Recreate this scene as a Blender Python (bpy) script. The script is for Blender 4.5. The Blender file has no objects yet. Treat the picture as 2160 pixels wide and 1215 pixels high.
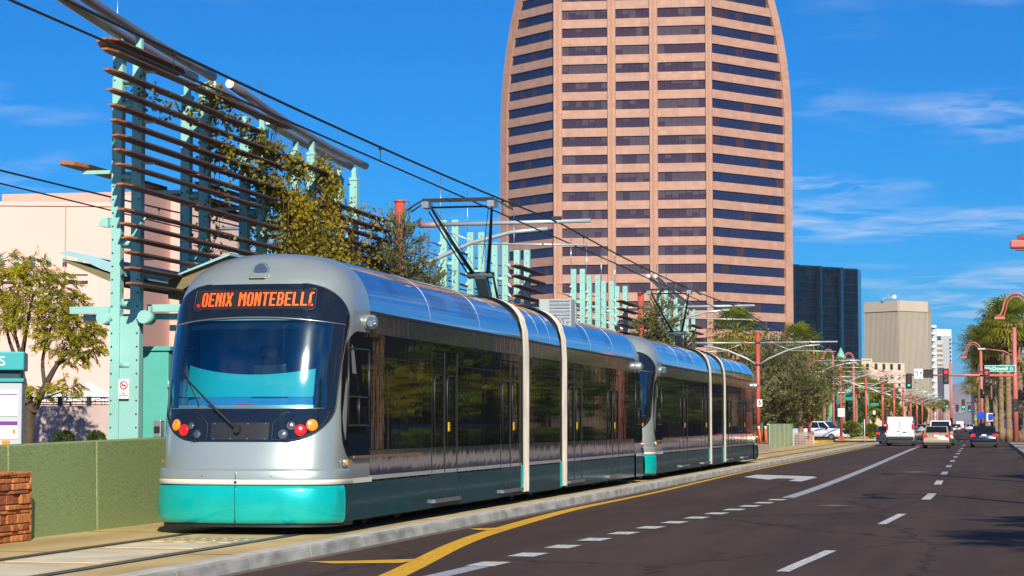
import bpy, math, random
from mathutils import Vector, Matrix
R = math.radians
rnd = random.Random(11)
sc = bpy.context.scene
COL = sc.collection
# ---------------------------------------------------------------- camera
CAM_H = 1.65
cd = bpy.data.cameras.new('camera'); cam = bpy.data.objects.new('camera', cd); COL.objects.link(cam)
cd.sensor_width = 36.0; cd.lens = 73.33; cd.clip_start = 0.1; cd.clip_end = 30000
PITCH, YAW = R(3.711), R(12.69)
cam.location = (0, 0, CAM_H); cam.rotation_euler = (R(90) + PITCH, 0, YAW)
sc.camera = cam
# ---------------------------------------------------------------- sun, sky, exposure
SUN_AZ, SUN_EL = 22.0, 30.0     # azimuth measured from straight behind the camera towards the right kerb
sdir = Vector((math.sin(R(SUN_AZ)) * math.cos(R(SUN_EL)), -math.cos(R(SUN_AZ)) * math.cos(R(SUN_EL)), math.sin(R(SUN_EL))))
sl = bpy.data.lights.new('sun', 'SUN'); sl.energy = 4.6; sl.angle = R(0.53); sl.color = (1.0, 0.93, 0.80)
so = bpy.data.objects.new('sun', sl); COL.objects.link(so); so.rotation_euler = sdir.to_track_quat('Z', 'Y').to_euler()
w = bpy.data.worlds.new('World'); sc.world = w; w.use_nodes = True
nt = w.node_tree; nt.nodes.clear(); N = nt.nodes.new; L = nt.links.new
sky = N('ShaderNodeTexSky'); sky.sky_type = 'NISHITA'; sky.sun_disc = False
sky.sun_elevation = R(SUN_EL); sky.sun_rotation = R(180 - SUN_AZ)
sky.altitude = 300; sky.air_density = 1.0; sky.dust_density = 0.25; sky.ozone_density = 3.0
hs = N('ShaderNodeHueSaturation'); hs.inputs['Saturation'].default_value = 1.1; hs.inputs['Value'].default_value = 1.0
tint = N('ShaderNodeMix'); tint.data_type = 'RGBA'; tint.blend_type = 'MULTIPLY'; tint.inputs['Factor'].default_value = 1.0; tint.inputs['B'].default_value = (0.045, 0.46, 0.93, 1)
L(sky.outputs[0], tint.inputs['A']); L(tint.outputs['Result'], hs.inputs['Color'])
tc = N('ShaderNodeTexCoord'); sx = N('ShaderNodeSeparateXYZ'); L(tc.outputs['Generated'], sx.inputs[0])
def mth(op, a, b=None, c=None):
    m = N('ShaderNodeMath'); m.operation = op
    for i, q in enumerate((a, b, c)):
        if q is None: continue
        if isinstance(q, (int, float)): m.inputs[i].default_value = q
        else: L(q, m.inputs[i])
    return m.outputs[0]
CLOUD_SEED = 13.6
# thin cirrus on a flat layer high above: direction / height gives the place on the layer
hz = mth('ADD', mth('MAXIMUM', sx.outputs['Z'], 0.0), 0.10)
px = mth('DIVIDE', sx.outputs['X'], hz); py = mth('DIVIDE', sx.outputs['Y'], hz)
cx = N('ShaderNodeCombineXYZ'); L(px, cx.inputs[0]); L(py, cx.inputs[1]); cx.inputs[2].default_value = CLOUD_SEED
mp = N('ShaderNodeMapping'); mp.inputs['Scale'].default_value = (0.85, 1.15, 1); mp.inputs['Rotation'].default_value = (0, 0, R(-14)); L(cx.outputs[0], mp.inputs[0])
n1 = N('ShaderNodeTexNoise'); n1.inputs['Scale'].default_value = 1.5; n1.inputs['Detail'].default_value = 2.0; L(mp.outputs[0], n1.inputs['Vector'])
n2 = N('ShaderNodeTexNoise'); n2.inputs['Scale'].default_value = 6.5; n2.inputs['Detail'].default_value = 9.0; n2.inputs['Roughness'].default_value = 0.62; n2.inputs['Distortion'].default_value = 0.35; L(mp.outputs[0], n2.inputs['Vector'])
mr1 = N('ShaderNodeMapRange'); mr1.inputs['From Min'].default_value = 0.505; mr1.inputs['From Max'].default_value = 0.72; L(n1.outputs[0], mr1.inputs[0])
mr2 = N('ShaderNodeMapRange'); mr2.inputs['From Min'].default_value = 0.42; mr2.inputs['From Max'].default_value = 0.74; L(n2.outputs[0], mr2.inputs[0])
cl = mth('MULTIPLY', mth('MULTIPLY', mr1.outputs[0], mr2.outputs[0]), 0.9)
mx = N('ShaderNodeMix'); mx.data_type = 'RGBA'; L(cl, mx.inputs['Factor']); L(hs.outputs[0], mx.inputs['A']); mx.inputs['B'].default_value = (6.2, 7.0, 8.6, 1)
bg = N('ShaderNodeBackground'); bg.inputs['Strength'].default_value = 0.085; L(mx.outputs['Result'], bg.inputs[0])
wo = N('ShaderNodeOutputWorld'); L(bg.outputs[0], wo.inputs[0])
vs = sc.view_settings; vs.view_transform = 'Standard'; vs.look = 'None'; vs.gamma = 1.0; vs.use_curve_mapping = False; vs.exposure = 0.42
sc.cycles.max_bounces = 8; sc.cycles.transparent_max_bounces = 12; sc.cycles.caustics_reflective = False; sc.cycles.caustics_refractive = False

# ---------------------------------------------------------------- helpers
_F = Vector((-math.sin(YAW) * math.cos(PITCH), math.cos(YAW) * math.cos(PITCH), math.sin(PITCH)))
_R = Vector((math.cos(YAW), math.sin(YAW), 0)); _U = _R.cross(_F)
def at(u, v, d):
    """world point d metres in front of the camera that the photograph shows at (u, v)"""
    return Vector((0, 0, CAM_H)) + d * (_F + _R * ((u - 1080) / 4400) + _U * ((607.5 - v) / 4400))
def gnd(u, v, z=0.0):
    r = _F + _R * ((u - 1080) / 4400) + _U * ((607.5 - v) / 4400)
    return Vector((0, 0, CAM_H)) + r * ((z - CAM_H) / r.z)
ORG = {}
class MB:
    def __init__(s): s.v = []; s.f = []; s.m = []; s.s = []
    def add(s, vs, fs, m=0, sm=False):
        o = len(s.v); s.v += [tuple(q) for q in vs]
        for f in fs: s.f.append(tuple(i + o for i in f)); s.m.append(m); s.s.append(sm)
        return s
    def bb(s, x0, x1, y0, y1, z0, z1, m=0):
        return s.add([(x, y, z) for z in (z0, z1) for y in (y0, y1) for x in (x0, x1)],
                     [(0, 2, 3, 1), (4, 5, 7, 6), (0, 1, 5, 4), (2, 6, 7, 3), (0, 4, 6, 2), (1, 3, 7, 5)], m)
    def obox(s, c, ax, sz, m=0):
        """box of size sz about c with axes ax (three unit vectors)"""
        c = Vector(c); a, b, d = (Vector(q) for q in ax); hx, hy, hz_ = (q / 2 for q in sz)
        return s.add([c + a * (x * hx) + b * (y * hy) + d * (z * hz_) for z in (-1, 1) for y in (-1, 1) for x in (-1, 1)],
                     [(0, 2, 3, 1), (4, 5, 7, 6), (0, 1, 5, 4), (2, 6, 7, 3), (0, 4, 6, 2), (1, 3, 7, 5)], m)
    def tube(s, pts, r, n=8, m=0, caps=True):
        pts = [Vector(p) for p in pts]; k = len(pts); rs = r if isinstance(r, (list, tuple)) else [r] * k
        vs = []; up = None
        for i, p in enumerate(pts):
            t = (pts[min(i + 1, k - 1)] - pts[max(i - 1, 0)]).normalized()
            if up is None: up = Vector((0, 0, 1)) if abs(t.z) < 0.9 else Vector((0, 1, 0))
            a = t.cross(up).normalized(); b = a.cross(t).normalized(); up = b
            vs += [p + (a * math.cos(2 * math.pi * j / n) + b * math.sin(2 * math.pi * j / n)) * rs[i] for j in range(n)]
        fs = [(i * n + j, i * n + (j + 1) % n, (i + 1) * n + (j + 1) % n, (i + 1) * n + j) for i in range(k - 1) for j in range(n)]
        s.add(vs, fs, m, True)
        if caps:
            o = len(s.v) - len(vs); s.f += [tuple(o + j for j in range(n))[::-1], tuple(o + (k - 1) * n + j for j in range(n))]; s.m += [m, m]; s.s += [False, False]
        return s
    def disc(s, c, nrm, r, n=16, m=0, th=0.0, r2=None):
        c = Vector(c); nrm = Vector(nrm).normalized()
        return s.tube([c, c + nrm * th], [r, r if r2 is None else r2], n, m)
    def ext(s, poly, fn, a, b, m=0, sm=False):
        """polygon (list of 2D) extruded between a and b; fn(p, t) -> 3D"""
        n = len(poly); vs = [fn(p, a) for p in poly] + [fn(p, b) for p in poly]
        s.add(vs, [tuple(range(n))[::-1], tuple(range(n, 2 * n))], m)
        o = len(s.v) - 2 * n
        for i in range(n): s.f.append((o + i, o + (i + 1) % n, o + n + (i + 1) % n, o + n + i)); s.m.append(m); s.s.append(sm)
        return s
    def grid(s, rows, m=0, sm=True, keep=None):
        nc = len(rows[0]); vs = [p for r_ in rows for p in r_]
        fs = [(i * nc + j, i * nc + j + 1, (i + 1) * nc + j + 1, (i + 1) * nc + j) for i in range(len(rows) - 1) for j in range(nc - 1) if keep is None or keep(i, j)]
        return s.add(vs, fs, m, sm)
    def mesh(s, name, mats, org=None):
        me = bpy.data.meshes.new(name)
        me.from_pydata([(x - org[0], y - org[1], z - org[2]) for x, y, z in s.v] if org else s.v, [], s.f)
        for q in (mats if isinstance(mats, (list, tuple)) else [mats]): me.materials.append(q)
        me.polygons.foreach_set('material_index', s.m); me.polygons.foreach_set('use_smooth', s.s)
        me.update(); return me
    def build(s, name, mats, parent=None, bev=0, seg=2, kind=None, wn=False):
        org = ORG.get(parent) if parent is not None else None
        o = bpy.data.objects.new(name, s.mesh(name, mats, org)); COL.objects.link(o)
        if parent is not None: o.parent = parent; ORG[o] = org
        if bev:
            b = o.modifiers.new('bevel', 'BEVEL'); b.width = bev; b.segments = seg; b.limit_method = 'ANGLE'; b.angle_limit = R(40)
        if kind: o['kind'] = kind
        return o
def inst(name, me, parent, loc=(0, 0, 0), rot=None, scale=None):
    """one more object sharing a mesh, placed in world coordinates under its thing"""
    o = bpy.data.objects.new(name, me); COL.objects.link(o)
    org = ORG.get(parent) or (0, 0, 0)
    if parent is not None: o.parent = parent
    o.location = Vector(loc) - Vector(org)
    if rot is not None: o.rotation_euler = rot
    if scale is not None: o.scale = scale
    return o
def tag(o, label, cat, group=None):
    o['label'] = label; o['category'] = cat
    if group: o['group'] = group
    return o
def thing(name, label, cat, loc=(0, 0, 0), group=None):
    o = bpy.data.objects.new(name, None); o.empty_display_size = 0.2; COL.objects.link(o)
    o.location = loc; ORG[o] = tuple(loc)
    return tag(o, label, cat, group)
def dup(root, loc, rz=0, label=None, scale=None):
    def cp(o, par):
        c = o.copy(); COL.objects.link(c)
        if par is not None: c.parent = par
        for ch in o.children: cp(ch, c)
        return c
    c = cp(root, None); c.location = loc; c.rotation_euler = (0, 0, rz)
    if scale: c.scale = (scale,) * 3
    if label: c['label'] = label
    return c
# ---------------------------------------------------------------- materials
def M(name, col, rough=0.6, metal=0.0, var=0.0, scale=4.0, stretch=None, bump=0.0, bscale=40.0, bstretch=None, coat=0.0, spec=0.5, emit=0.0, var2=None, transl=0.0, detail=4.0, rvar=0.0):
    m = bpy.data.materials.new(name); m.use_nodes = True; t = m.node_tree; b = t.nodes['Principled BSDF']; n = t.nodes.new; l = t.links.new
    b.inputs['Base Color'].default_value = (*col, 1); b.inputs['Roughness'].default_value = rough; b.inputs['Metallic'].default_value = metal
    b.inputs['Specular IOR Level'].default_value = spec; b.inputs['Coat Weight'].default_value = coat; b.inputs['Coat Roughness'].default_value = 0.04
    if emit: b.inputs['Emission Color'].default_value = (*col, 1); b.inputs['Emission Strength'].default_value = emit
    co = n('ShaderNodeTexCoord')
    def noise(sc_, st, det):
        mp_ = n('ShaderNodeMapping'); mp_.inputs['Scale'].default_value = st or (1, 1, 1); l(co.outputs['Object'], mp_.inputs[0])
        q = n('ShaderNodeTexNoise'); q.inputs['Scale'].default_value = sc_; q.inputs['Detail'].default_value = det; l(mp_.outputs[0], q.inputs['Vector']); return q
    if var:
        q = noise(scale, stretch, detail); r_ = n('ShaderNodeMapRange'); r_.inputs['From Min'].default_value = 0.3; r_.inputs['From Max'].default_value = 0.7; l(q.outputs[0], r_.inputs[0])
        x = n('ShaderNodeMix'); x.data_type = 'RGBA'; l(r_.outputs[0], x.inputs['Factor'])
        lo = [c * (1 - var) for c in col]; hi = [min(1, c * (1 + var)) for c in col]
        if var2: hi = var2
        x.inputs['A'].default_value = (*lo, 1); x.inputs['B'].default_value = (*hi, 1); out = x.outputs['Result']
        l(out, b.inputs['Base Color'])
        if emit: l(out, b.inputs['Emission Color'])
    if rvar:
        q = noise(scale * 2, stretch, 5); r_ = n('ShaderNodeMapRange'); r_.inputs['From Min'].default_value = 0.3; r_.inputs['From Max'].default_value = 0.7
        r_.inputs['To Min'].default_value = max(0, rough - rvar); r_.inputs['To Max'].default_value = rough + rvar; l(q.outputs[0], r_.inputs[0]); l(r_.outputs[0], b.inputs['Roughness'])
    if bump:
        q = noise(bscale, bstretch, 3); u = n('ShaderNodeBump'); u.inputs['Distance'].default_value = bump; u.inputs['Strength'].default_value = 1.0; l(q.outputs[0], u.inputs['Height']); l(u.outputs[0], b.inputs['Normal'])
        if coat: l(u.outputs[0], b.inputs['Coat Normal'])
    if transl:
        tr = n('ShaderNodeBsdfTranslucent'); mx_ = n('ShaderNodeMixShader'); mx_.inputs[0].default_value = transl
        if var: l(out, tr.inputs[0])
        else: tr.inputs[0].default_value = (*col, 1)
        l(b.outputs[0], mx_.inputs[1]); l(tr.outputs[0], mx_.inputs[2]); l(mx_.outputs[0], t.nodes['Material Output'].inputs[0])
    return m
def glass_mat(name, tint, refl_col=(1, 1, 1)):
    """thin tinted pane: tinted see-through with a Fresnel reflection on top"""
    m = bpy.data.materials.new(name); m.use_nodes = True; t = m.node_tree; n = t.nodes.new; l = t.links.new
    t.nodes.remove(t.nodes['Principled BSDF'])
    tr = n('ShaderNodeBsdfTransparent'); tr.inputs[0].default_value = (*tint, 1)
    gl = n('ShaderNodeBsdfGlossy'); gl.inputs['Roughness'].default_value = 0.07; gl.inputs[0].default_value = (*refl_col, 1)
    lw = n('ShaderNodeLayerWeight'); lw.inputs[0].default_value = 0.5
    p5 = n('ShaderNodeMath'); p5.operation = 'POWER'; p5.inputs[1].default_value = 4.0; l(lw.outputs['Facing'], p5.inputs[0])
    fr = n('ShaderNodeMath'); fr.operation = 'MULTIPLY_ADD'; fr.inputs[1].default_value = 0.75; fr.inputs[2].default_value = 0.16; l(p5.outputs[0], fr.inputs[0])
    x = n('ShaderNodeMixShader'); l(fr.outputs[0], x.inputs[0]); l(tr.outputs[0], x.inputs[1]); l(gl.outputs[0], x.inputs[2]); l(x.outputs[0], t.nodes['Material Output'].inputs[0])
    return m
STEEL_TEAL = M('pale teal paint', (0.29, 0.56, 0.49), 0.45, var=0.08, scale=1.5, bump=0.0006, bscale=60)
RED_POLE = M('brick red paint', (0.50, 0.085, 0.055), 0.4, var=0.12, scale=1.2, coat=0.2)
PINK_POLE = M('salmon pink paint', (0.55, 0.16, 0.13), 0.45, var=0.1, scale=1.0)
GREY_STEEL = M('galvanised steel', (0.45, 0.46, 0.46), 0.38, metal=0.7, var=0.12, scale=6)
DARK_STEEL = M('dark steel', (0.035, 0.038, 0.042), 0.45, metal=0.3, var=0.2, scale=8)
BLACK = M('black rubber', (0.012, 0.012, 0.013), 0.7)
WIRE = M('dark cable', (0.02, 0.02, 0.022), 0.6)
WHITE = M('white paint', (0.78, 0.78, 0.76), 0.5, var=0.05)
WOOD = M('brown stained timber', (0.115, 0.058, 0.042), 0.62, var=0.3, scale=3.0, stretch=(6, 0.6, 6))
WOOD_END = M('orange brown end grain', (0.36, 0.13, 0.05), 0.7, var=0.25, scale=14)
# ================================================================ SETTING: ground, road, track bed, kerbs
def ground_mat():
    m = M('dry ground', (0.22, 0.185, 0.14), 0.95, var=0.3, scale=0.15, bump=0.02, bscale=8); return m
g = MB(); g.add([(-9000, -400, -0.06), (9000, -400, -0.06), (9000, 14000, -0.06), (-9000, 14000, -0.06)], [(0, 1, 2, 3)])
g.build('ground', ground_mat(), kind='structure')
def asphalt():
    m = bpy.data.materials.new('asphalt'); m.use_nodes = True; t = m.node_tree; b = t.nodes['Principled BSDF']; n = t.nodes.new; l = t.links.new
    co = n('ShaderNodeTexCoord')
    def nz(s, st, det=4, rg=0.6):
        mp_ = n('ShaderNodeMapping'); mp_.inputs['Scale'].default_value = st; l(co.outputs['Object'], mp_.inputs[0])
        q = n('ShaderNodeTexNoise'); q.inputs['Scale'].default_value = s; q.inputs['Detail'].default_value = det; q.inputs['Roughness'].default_value = rg; l(mp_.outputs[0], q.inputs['Vector']); return q.outputs[0]
    def mr(v, a, b_, c, d):
        r_ = n('ShaderNodeMapRange'); r_.inputs['From Min'].default_value = a; r_.inputs['From Max'].default_value = b_; r_.inputs['To Min'].default_value = c; r_.inputs['To Max'].default_value = d; l(v, r_.inputs[0]); return r_.outputs[0]
    def mul(a, b_):
        q = n('ShaderNodeMath'); q.operation = 'MULTIPLY'; l(a, q.inputs[0]); l(b_, q.inputs[1]); return q.outputs[0]
    grain = mr(nz(70, (1, 1, 1), 3, 0.7), 0.3, 0.72, 0.55, 1.55)
    blot = mr(nz(0.35, (1, 0.35, 1), 5), 0.3, 0.7, 0.78, 1.2)
    strip = mr(nz(1.1, (1, 0.02, 1), 3), 0.3, 0.7, 0.80, 1.18)      # wheel tracks run along the road
    vo = n('ShaderNodeTexVoronoi'); vo.feature = 'DISTANCE_TO_EDGE'; vo.inputs['Scale'].default_value = 0.22
    mpv = n('ShaderNodeMapping'); mpv.inputs['Scale'].default_value = (1, 0.45, 1); l(co.outputs['Object'], mpv.inputs[0])
    wv = n('ShaderNodeVectorMath'); wv.operation = 'MULTIPLY_ADD'; q_ = n('ShaderNodeTexNoise'); q_.inputs['Scale'].default_value = 1.6; q_.inputs['Detail'].default_value = 6; l(co.outputs['Object'], q_.inputs['Vector']); l(q_.outputs['Color'], wv.inputs[0]); wv.inputs[1].default_value = (0.9, 0.9, 0); l(mpv.outputs[0], wv.inputs[2]); l(wv.outputs[0], vo.inputs['Vector'])
    crack = mr(vo.outputs['Distance'], 0.0, 0.011, 0.42, 1.0)
    stain = mr(nz(1.3, (1, 0.25, 1), 6, 0.7), 0.58, 0.72, 1.0, 0.66)
    fac = mul(mul(mul(grain, blot), strip), mul(crack, stain))
    c = n('ShaderNodeMix'); c.data_type = 'RGBA'; c.blend_type = 'MULTIPLY'; c.inputs['Factor'].default_value = 1; c.inputs['A'].default_value = (0.066, 0.039, 0.027, 1); l(fac, c.inputs['B'])
    l(c.outputs['Result'], b.inputs['Base Color']); b.inputs['Roughness'].default_value = 0.82; b.inputs['Specular IOR Level'].default_value = 0.3
    u = n('ShaderNodeBump'); u.inputs['Distance'].default_value = 0.006; l(nz(90, (1, 1, 1), 2), u.inputs['Height']); l(u.outputs[0], b.inputs['Normal'])
    return m
road = MB(); road.add([(-38, 6, 0), (2.2, 6, 0), (2.2, 1500, 0), (-38, 1500, 0)], [(0, 1, 2, 3)])
road = road.build('road', asphalt(), kind='structure')
xs = MB(); xs.add([(-200, 176, 0.004), (200, 176, 0.004), (200, 196, 0.004), (-200, 196, 0.004)], [(0, 1, 2, 3)]); xs.build('cross_street', bpy.data.materials['asphalt'], kind='structure')
YEL = M('yellow road paint', (0.72, 0.38, 0.010), 0.7, var=0.22, scale=9, detail=8)
RWHITE = M('worn white road paint', (0.52, 0.51, 0.48), 0.75, var=0.42, scale=11, detail=8)
GREYLINE = M('grey faded road paint', (0.34, 0.36, 0.37), 0.75, var=0.2, scale=10, detail=8)
FAINT = M('faint worn paint', (0.15, 0.13, 0.12), 0.8, var=0.3, scale=6)
PZ = 0.005
def ribbon(pts, wd, z=PZ):
    b = MB(); rows = []
    for i, p in enumerate(pts):
        a = Vector(pts[max(i - 1, 0)]); c = Vector(pts[min(i + 1, len(pts) - 1)]); t = (c - a).normalized(); q = Vector((t.y, -t.x)); wv = wd[i] if isinstance(wd, list) else wd
        p = Vector(p); rows.append([(*(p - q * wv / 2), z), (*(p + q * wv / 2), z)])
    return b.grid(rows, sm=False)
def spline(pts, n=8):
    out = []; P = [Vector(p) for p in pts]
    for i in range(len(P) - 1):
        p0 = P[max(i - 1, 0)]; p1 = P[i]; p2 = P[i + 1]; p3 = P[min(i + 2, len(P) - 1)]
        for k in range(n):
            t = k / n; out.append(0.5 * (2 * p1 + (p2 - p0) * t + (2 * p0 - 5 * p1 + 4 * p2 - p3) * t * t + (3 * p1 - p0 - 3 * p2 + p3) * t ** 3))
    out.append(P[-1]); return out
_yp = [gnd(u, v) for u, v in ((700, 1255), (828, 1215), (962, 1150), (1055, 1117), (1200, 1077), (1310, 1054), (1400, 1035), (1560, 998))]
yl = spline([(p.x, p.y) for p in _yp] + [(-7.85, 95), (-7.8, 130), (-7.8, 158)])
ribbon(yl, [0.30 if p.y < 34 else 0.30 - 0.14 * min(1, (p.y - 34) / 12) for p in yl]).build('yellow_edge_line', YEL, road)
h1 = [gnd(u, v) for u, v in ((648, 1186), (760, 1184), (890, 1180), (846, 1189), (700, 1190))]
h2 = [gnd(u, v) for u, v in ((988, 1116), (1072, 1114), (1060, 1119.5), (1010, 1119))]
for hh in (h1, h2): MB().add([(p.x, p.y, PZ + 0.004) for p in hh], [tuple(range(len(hh)))[::-1]]).build('yellow_hatch_line', YEL, road)
dl = spline([(-6.4, 12), (-5.95, 19), (-5.7, 23.3), (-5.42, 28.8), (-5.05, 34.2), (-4.68, 39.4), (-4.36, 45), (-4.2, 48), (-4.12, 60), (-4.15, 80), (-4.35, 120), (-4.45, 152)], 10)
def along(path, y): 
    for a, b in zip(path, path[1:]):
        if a.y <= y <= b.y: return a + (b - a) * ((y - a.y) / (b.y - a.y + 1e-9))
    return path[-1]
def piece(path, y0, y1, wd, name, mat, n=3):
    ribbon([along(path, y0 + (y1 - y0) * i / n) for i in range(n + 1)], wd).build(name, mat, road)
piece(dl, 13, 24.0, 0.26, 'faded_lane_line', GREYLINE, 8)
y = 23.55
while y < 45.5:
    q = ribbon([along(dl, y + 0.75 * i / 2) for i in range(3)], 0.34, PZ + 0.004); q.build('lane_dot', RWHITE, road); y += 1.78
piece(dl, 46.6, 150, 0.28, 'solid_lane_line', GREYLINE, 24)
rl = spline([(-3.0, 8), (-2.2, 23.4), (-1.93, 27.7), (-1.65, 34.5), (-1.33, 42), (-1.18, 50), (-1.22, 60), (-1.29, 82), (-1.33, 112), (-1.4, 165)], 10)
y = 12.1
while y < 160:
    piece(rl, y, y + 4.0, 0.15 if y < 40 else 0.2, 'lane_dash', RWHITE if y < 60 else GREYLINE); y += 11.36
arrow = [gnd(u, v) for u, v in ((1569, 1006.5), (1596, 1001.5), (1712, 1005), (1724, 1007), (1690, 1016), (1663, 1014.5), (1680, 1010), (1640, 1009.3), (1622, 1012))]
MB().add([(p.x, p.y, PZ) for p in arrow], [tuple(range(len(arrow)))[::-1]]).build('turn_arrow', RWHITE, road)
for u0, u1, v0, v1 in ((1714, 1800, 1065, 1068.5), (1895, 1962, 994.5, 997.2)):
    a = [gnd(u0, (v0 + v1) / 2), gnd((u0 + u1) / 2, v1), gnd(u1, (v0 + v1) / 2), gnd((u0 + u1) / 2, v0)]
    MB().add([(p.x, p.y, PZ) for p in a], [(0, 1, 2, 3)]).build('worn_patch', FAINT, road)
for x0, x1 in ((-7.6, -6.9), (-6.3, -5.6), (-5.0, -4.5)):
    MB().add([(x0, 157.5, PZ), (x1, 157.5, PZ), (x1, 158.2, PZ), (x0, 158.2, PZ)], [(0, 1, 2, 3)]).build('stop_line', RWHITE, road)
for i in range(18):
    x = -7.6 + i * 0.55
    MB().add([(x, 197.5, 0.008), (x + 0.3, 197.5, 0.008), (x + 0.3, 200.5, 0.008), (x, 200.5, 0.008)], [(0, 1, 2, 3)]).build('crossing_stripe', RWHITE, road)
# track bed: concrete slab, rails and flangeways
CONC = M('tan trackbed concrete', (0.55, 0.39, 0.155), 0.85, var=0.28, scale=0.9, stretch=(1, 0.35, 1), bump=0.003, bscale=30, detail=8)
CONC2 = M('pale concrete pad', (0.66, 0.56, 0.38), 0.85, var=0.15, scale=1.5, bump=0.003, bscale=30)
TZ = 0.13
ends = 168.0
tb = MB(); tb.bb(-12.6, -8.32, 8, ends, -0.05, TZ); tb = tb.build('track_bed', CONC, kind='structure')
RAIL = M('worn rail steel', (0.24, 0.21, 0.18), 0.38, metal=0.7, var=0.2, scale=12)
TRK = -9.93
for s in (-0.76, 0.76):
    MB().bb(TRK + s - 0.04, TRK + s + 0.04, 8, ends, TZ - 0.02, TZ + 0.009).build('rail', RAIL, tb)
    MB().bb(TRK + s - 0.11, TRK + s - 0.045, 8, ends, TZ - 0.02, TZ + 0.004).build('flangeway', BLACK, tb)
    MB().bb(TRK + s + 0.045, TRK + s + 0.09, 8, ends, TZ - 0.02, TZ + 0.004).build('flangeway', BLACK, tb)
for y0, y1 in ((19.0, 20.9), (21.3, 23.6), (24.0, 25.0)):
    MB().bb(TRK - 0.58, TRK + 0.55, y0, y1, TZ - 0.02, TZ + 0.005).build('concrete_pad', CONC2, tb)
for k in range(3):
    for j in range(4): MB().disc((TRK - 0.45 + 0.3 * j, 25.35 + 0.42 * k, TZ), (0, 0, 1), 0.1, 14, th=0.006).build('drain_cover', GREY_STEEL if k else CONC2, tb)
for k in range(26): MB().bb(-12.55, -8.33, 18.5 + k * 4.5, 18.512 + k * 4.5, TZ - 0.01, TZ + 0.003).build('slab_joint', BLACK, tb)
# kerb stones along the track, one by one
KERB = M('shaded weathered kerb concrete', (0.36, 0.35, 0.31), 0.85, var=0.38, scale=2.2, stretch=(1, 0.8, 2), bump=0.004, bscale=25, detail=9)  # weathered kerb face, its shade painted into the grey
KTOP = M('lit kerb top concrete', (0.50, 0.46, 0.37), 0.85, var=0.15, scale=3, bump=0.003, bscale=30)  # kerb top in the same concrete, coloured paler for the sunlight
kr = bpy.data.objects.new('kerb', None); COL.objects.link(kr); kr['kind'] = 'structure'; ORG[kr] = (0, 0, 0)
kp = [(-8.32, 0), (-8.32, 0.165), (-8.155, 0.165), (-8.125, 0.155), (-8.11, 0.125), (-8.09, 0)]
y = 9.3; i = 0
while y < 166:
    ln = 2.2 if y < 70 else 6.6
    k = MB(); k.ext(kp, lambda p, t: (p[0], t, p[1]), y + 0.006, y + ln - 0.006); k.m[3] = 1
    k.m = [0] * len(k.m)
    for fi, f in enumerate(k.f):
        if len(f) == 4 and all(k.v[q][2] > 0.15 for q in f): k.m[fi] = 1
    k.build('kerb_stone', [KERB, KTOP], kr); y += ln
# gutter strip of dust by the kerb
MB().add([(-8.09, 9, 0.003), (-7.93, 9, 0.003), (-7.9, 60, 0.003), (-8.09, 60, 0.003)], [(0, 1, 2, 3)]).build('gutter', M('dusty gutter', (0.13, 0.10, 0.075), 0.9, var=0.35, scale=5, detail=8), road)
# far left: second track, far carriageway pavement; platform between the tracks
MB().bb(-20.0, -16.0, 8, ends, -0.05, TZ).build('track_bed', CONC, kind='structure')
PLAT = M('platform paving', (0.40, 0.34, 0.27), 0.85, var=0.15, scale=2)
MB().bb(-16.0, -12.64, 31.5, 112, -0.05, 0.42).build('platform', PLAT, kind='structure', bev=0.02)
MB().bb(-15.9, -12.66, 20, 31.45, -0.05, 0.3).build('platform_ramp', PLAT, kind='structure')
PAVE = M('pink grey pavement', (0.36, 0.27, 0.22), 0.9, var=0.15, scale=1.2, bump=0.003, bscale=20)
def side_walk(x0, x1, y0, y1, name='sidewalk'):
    MB().bb(x0, x1, y0, y1, -0.05, 0.14).build(name, PAVE, kind='structure', bev=0.02)
side_walk(2.2, 9, 4, 170); side_walk(2.2, 12, 202, 1200)
kr2 = bpy.data.objects.new('kerb', None); COL.objects.link(kr2); kr2['kind'] = 'structure'; ORG[kr2] = (0, 0, 0)
for k in range(27): MB().bb(2.02, 2.196, 4 + k * 6.15, 4 + k * 6.15 + 6.13, -0.02, 0.15).build('kerb_stone', KERB, kr2, bev=0.02)
GRASS = M('dry green grass', (0.13, 0.15, 0.022), 0.95, var=0.35, scale=0.8, bump=0.05, bscale=6)
MB().bb(-80, -30, 10, 170, -0.05, 0.13).build('sidewalk', PAVE, kind='structure')
MB().bb(-13.9, -8.3, 204, 900, -0.05, 0.12).build('track_bed', CONC, kind='structure')
# grassy bank behind the crossing
bk = MB(); rows = []
for i in range(7):
    t = i / 6; rows.append([(-60 + 42 * j / 12, 225 + 50 * t, 0.1 + 3.4 * math.sin(t * 1.57) * (1 if j < 11 else 0.2) + rnd.uniform(-.1, .1)) for j in range(13)])
bk.grid(rows); bk.build('grass_bank', GRASS, kind='structure')
MB().bb(9.05, 80, 4, 170, -0.05, 0.1).build('lawn', GRASS, kind='structure')
# mountains at the end of the street
mo = MB(); rows = []
from mathutils import noise as mn
for i in range(15):
    t = i / 14; row = []
    for j in range(70):
        x = -2600 + 5600 * j / 69; yb = 9000 + 2600 * (t - 0.5)
        pk = 175 * math.exp(-((x - 90) / 480) ** 2) + 120 * math.exp(-((x + 900) / 600) ** 2) + 140 * math.exp(-((x - 1500) / 700) ** 2)
        hgt = math.sin(math.pi * t) * pk * (0.75 + 0.7 * mn.noise((x / 260, t * 2.2, 0.3)) + 0.3 * mn.noise((x / 80, t * 6, 1.3)))
        row.append((x, yb, max(-1, hgt)))
    rows.append(row)
mo.grid(rows, sm=True); mo.build('mountains', M('bare desert rock', (0.20, 0.16, 0.14), 0.95, var=0.25, scale=0.01), kind='structure')

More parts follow.
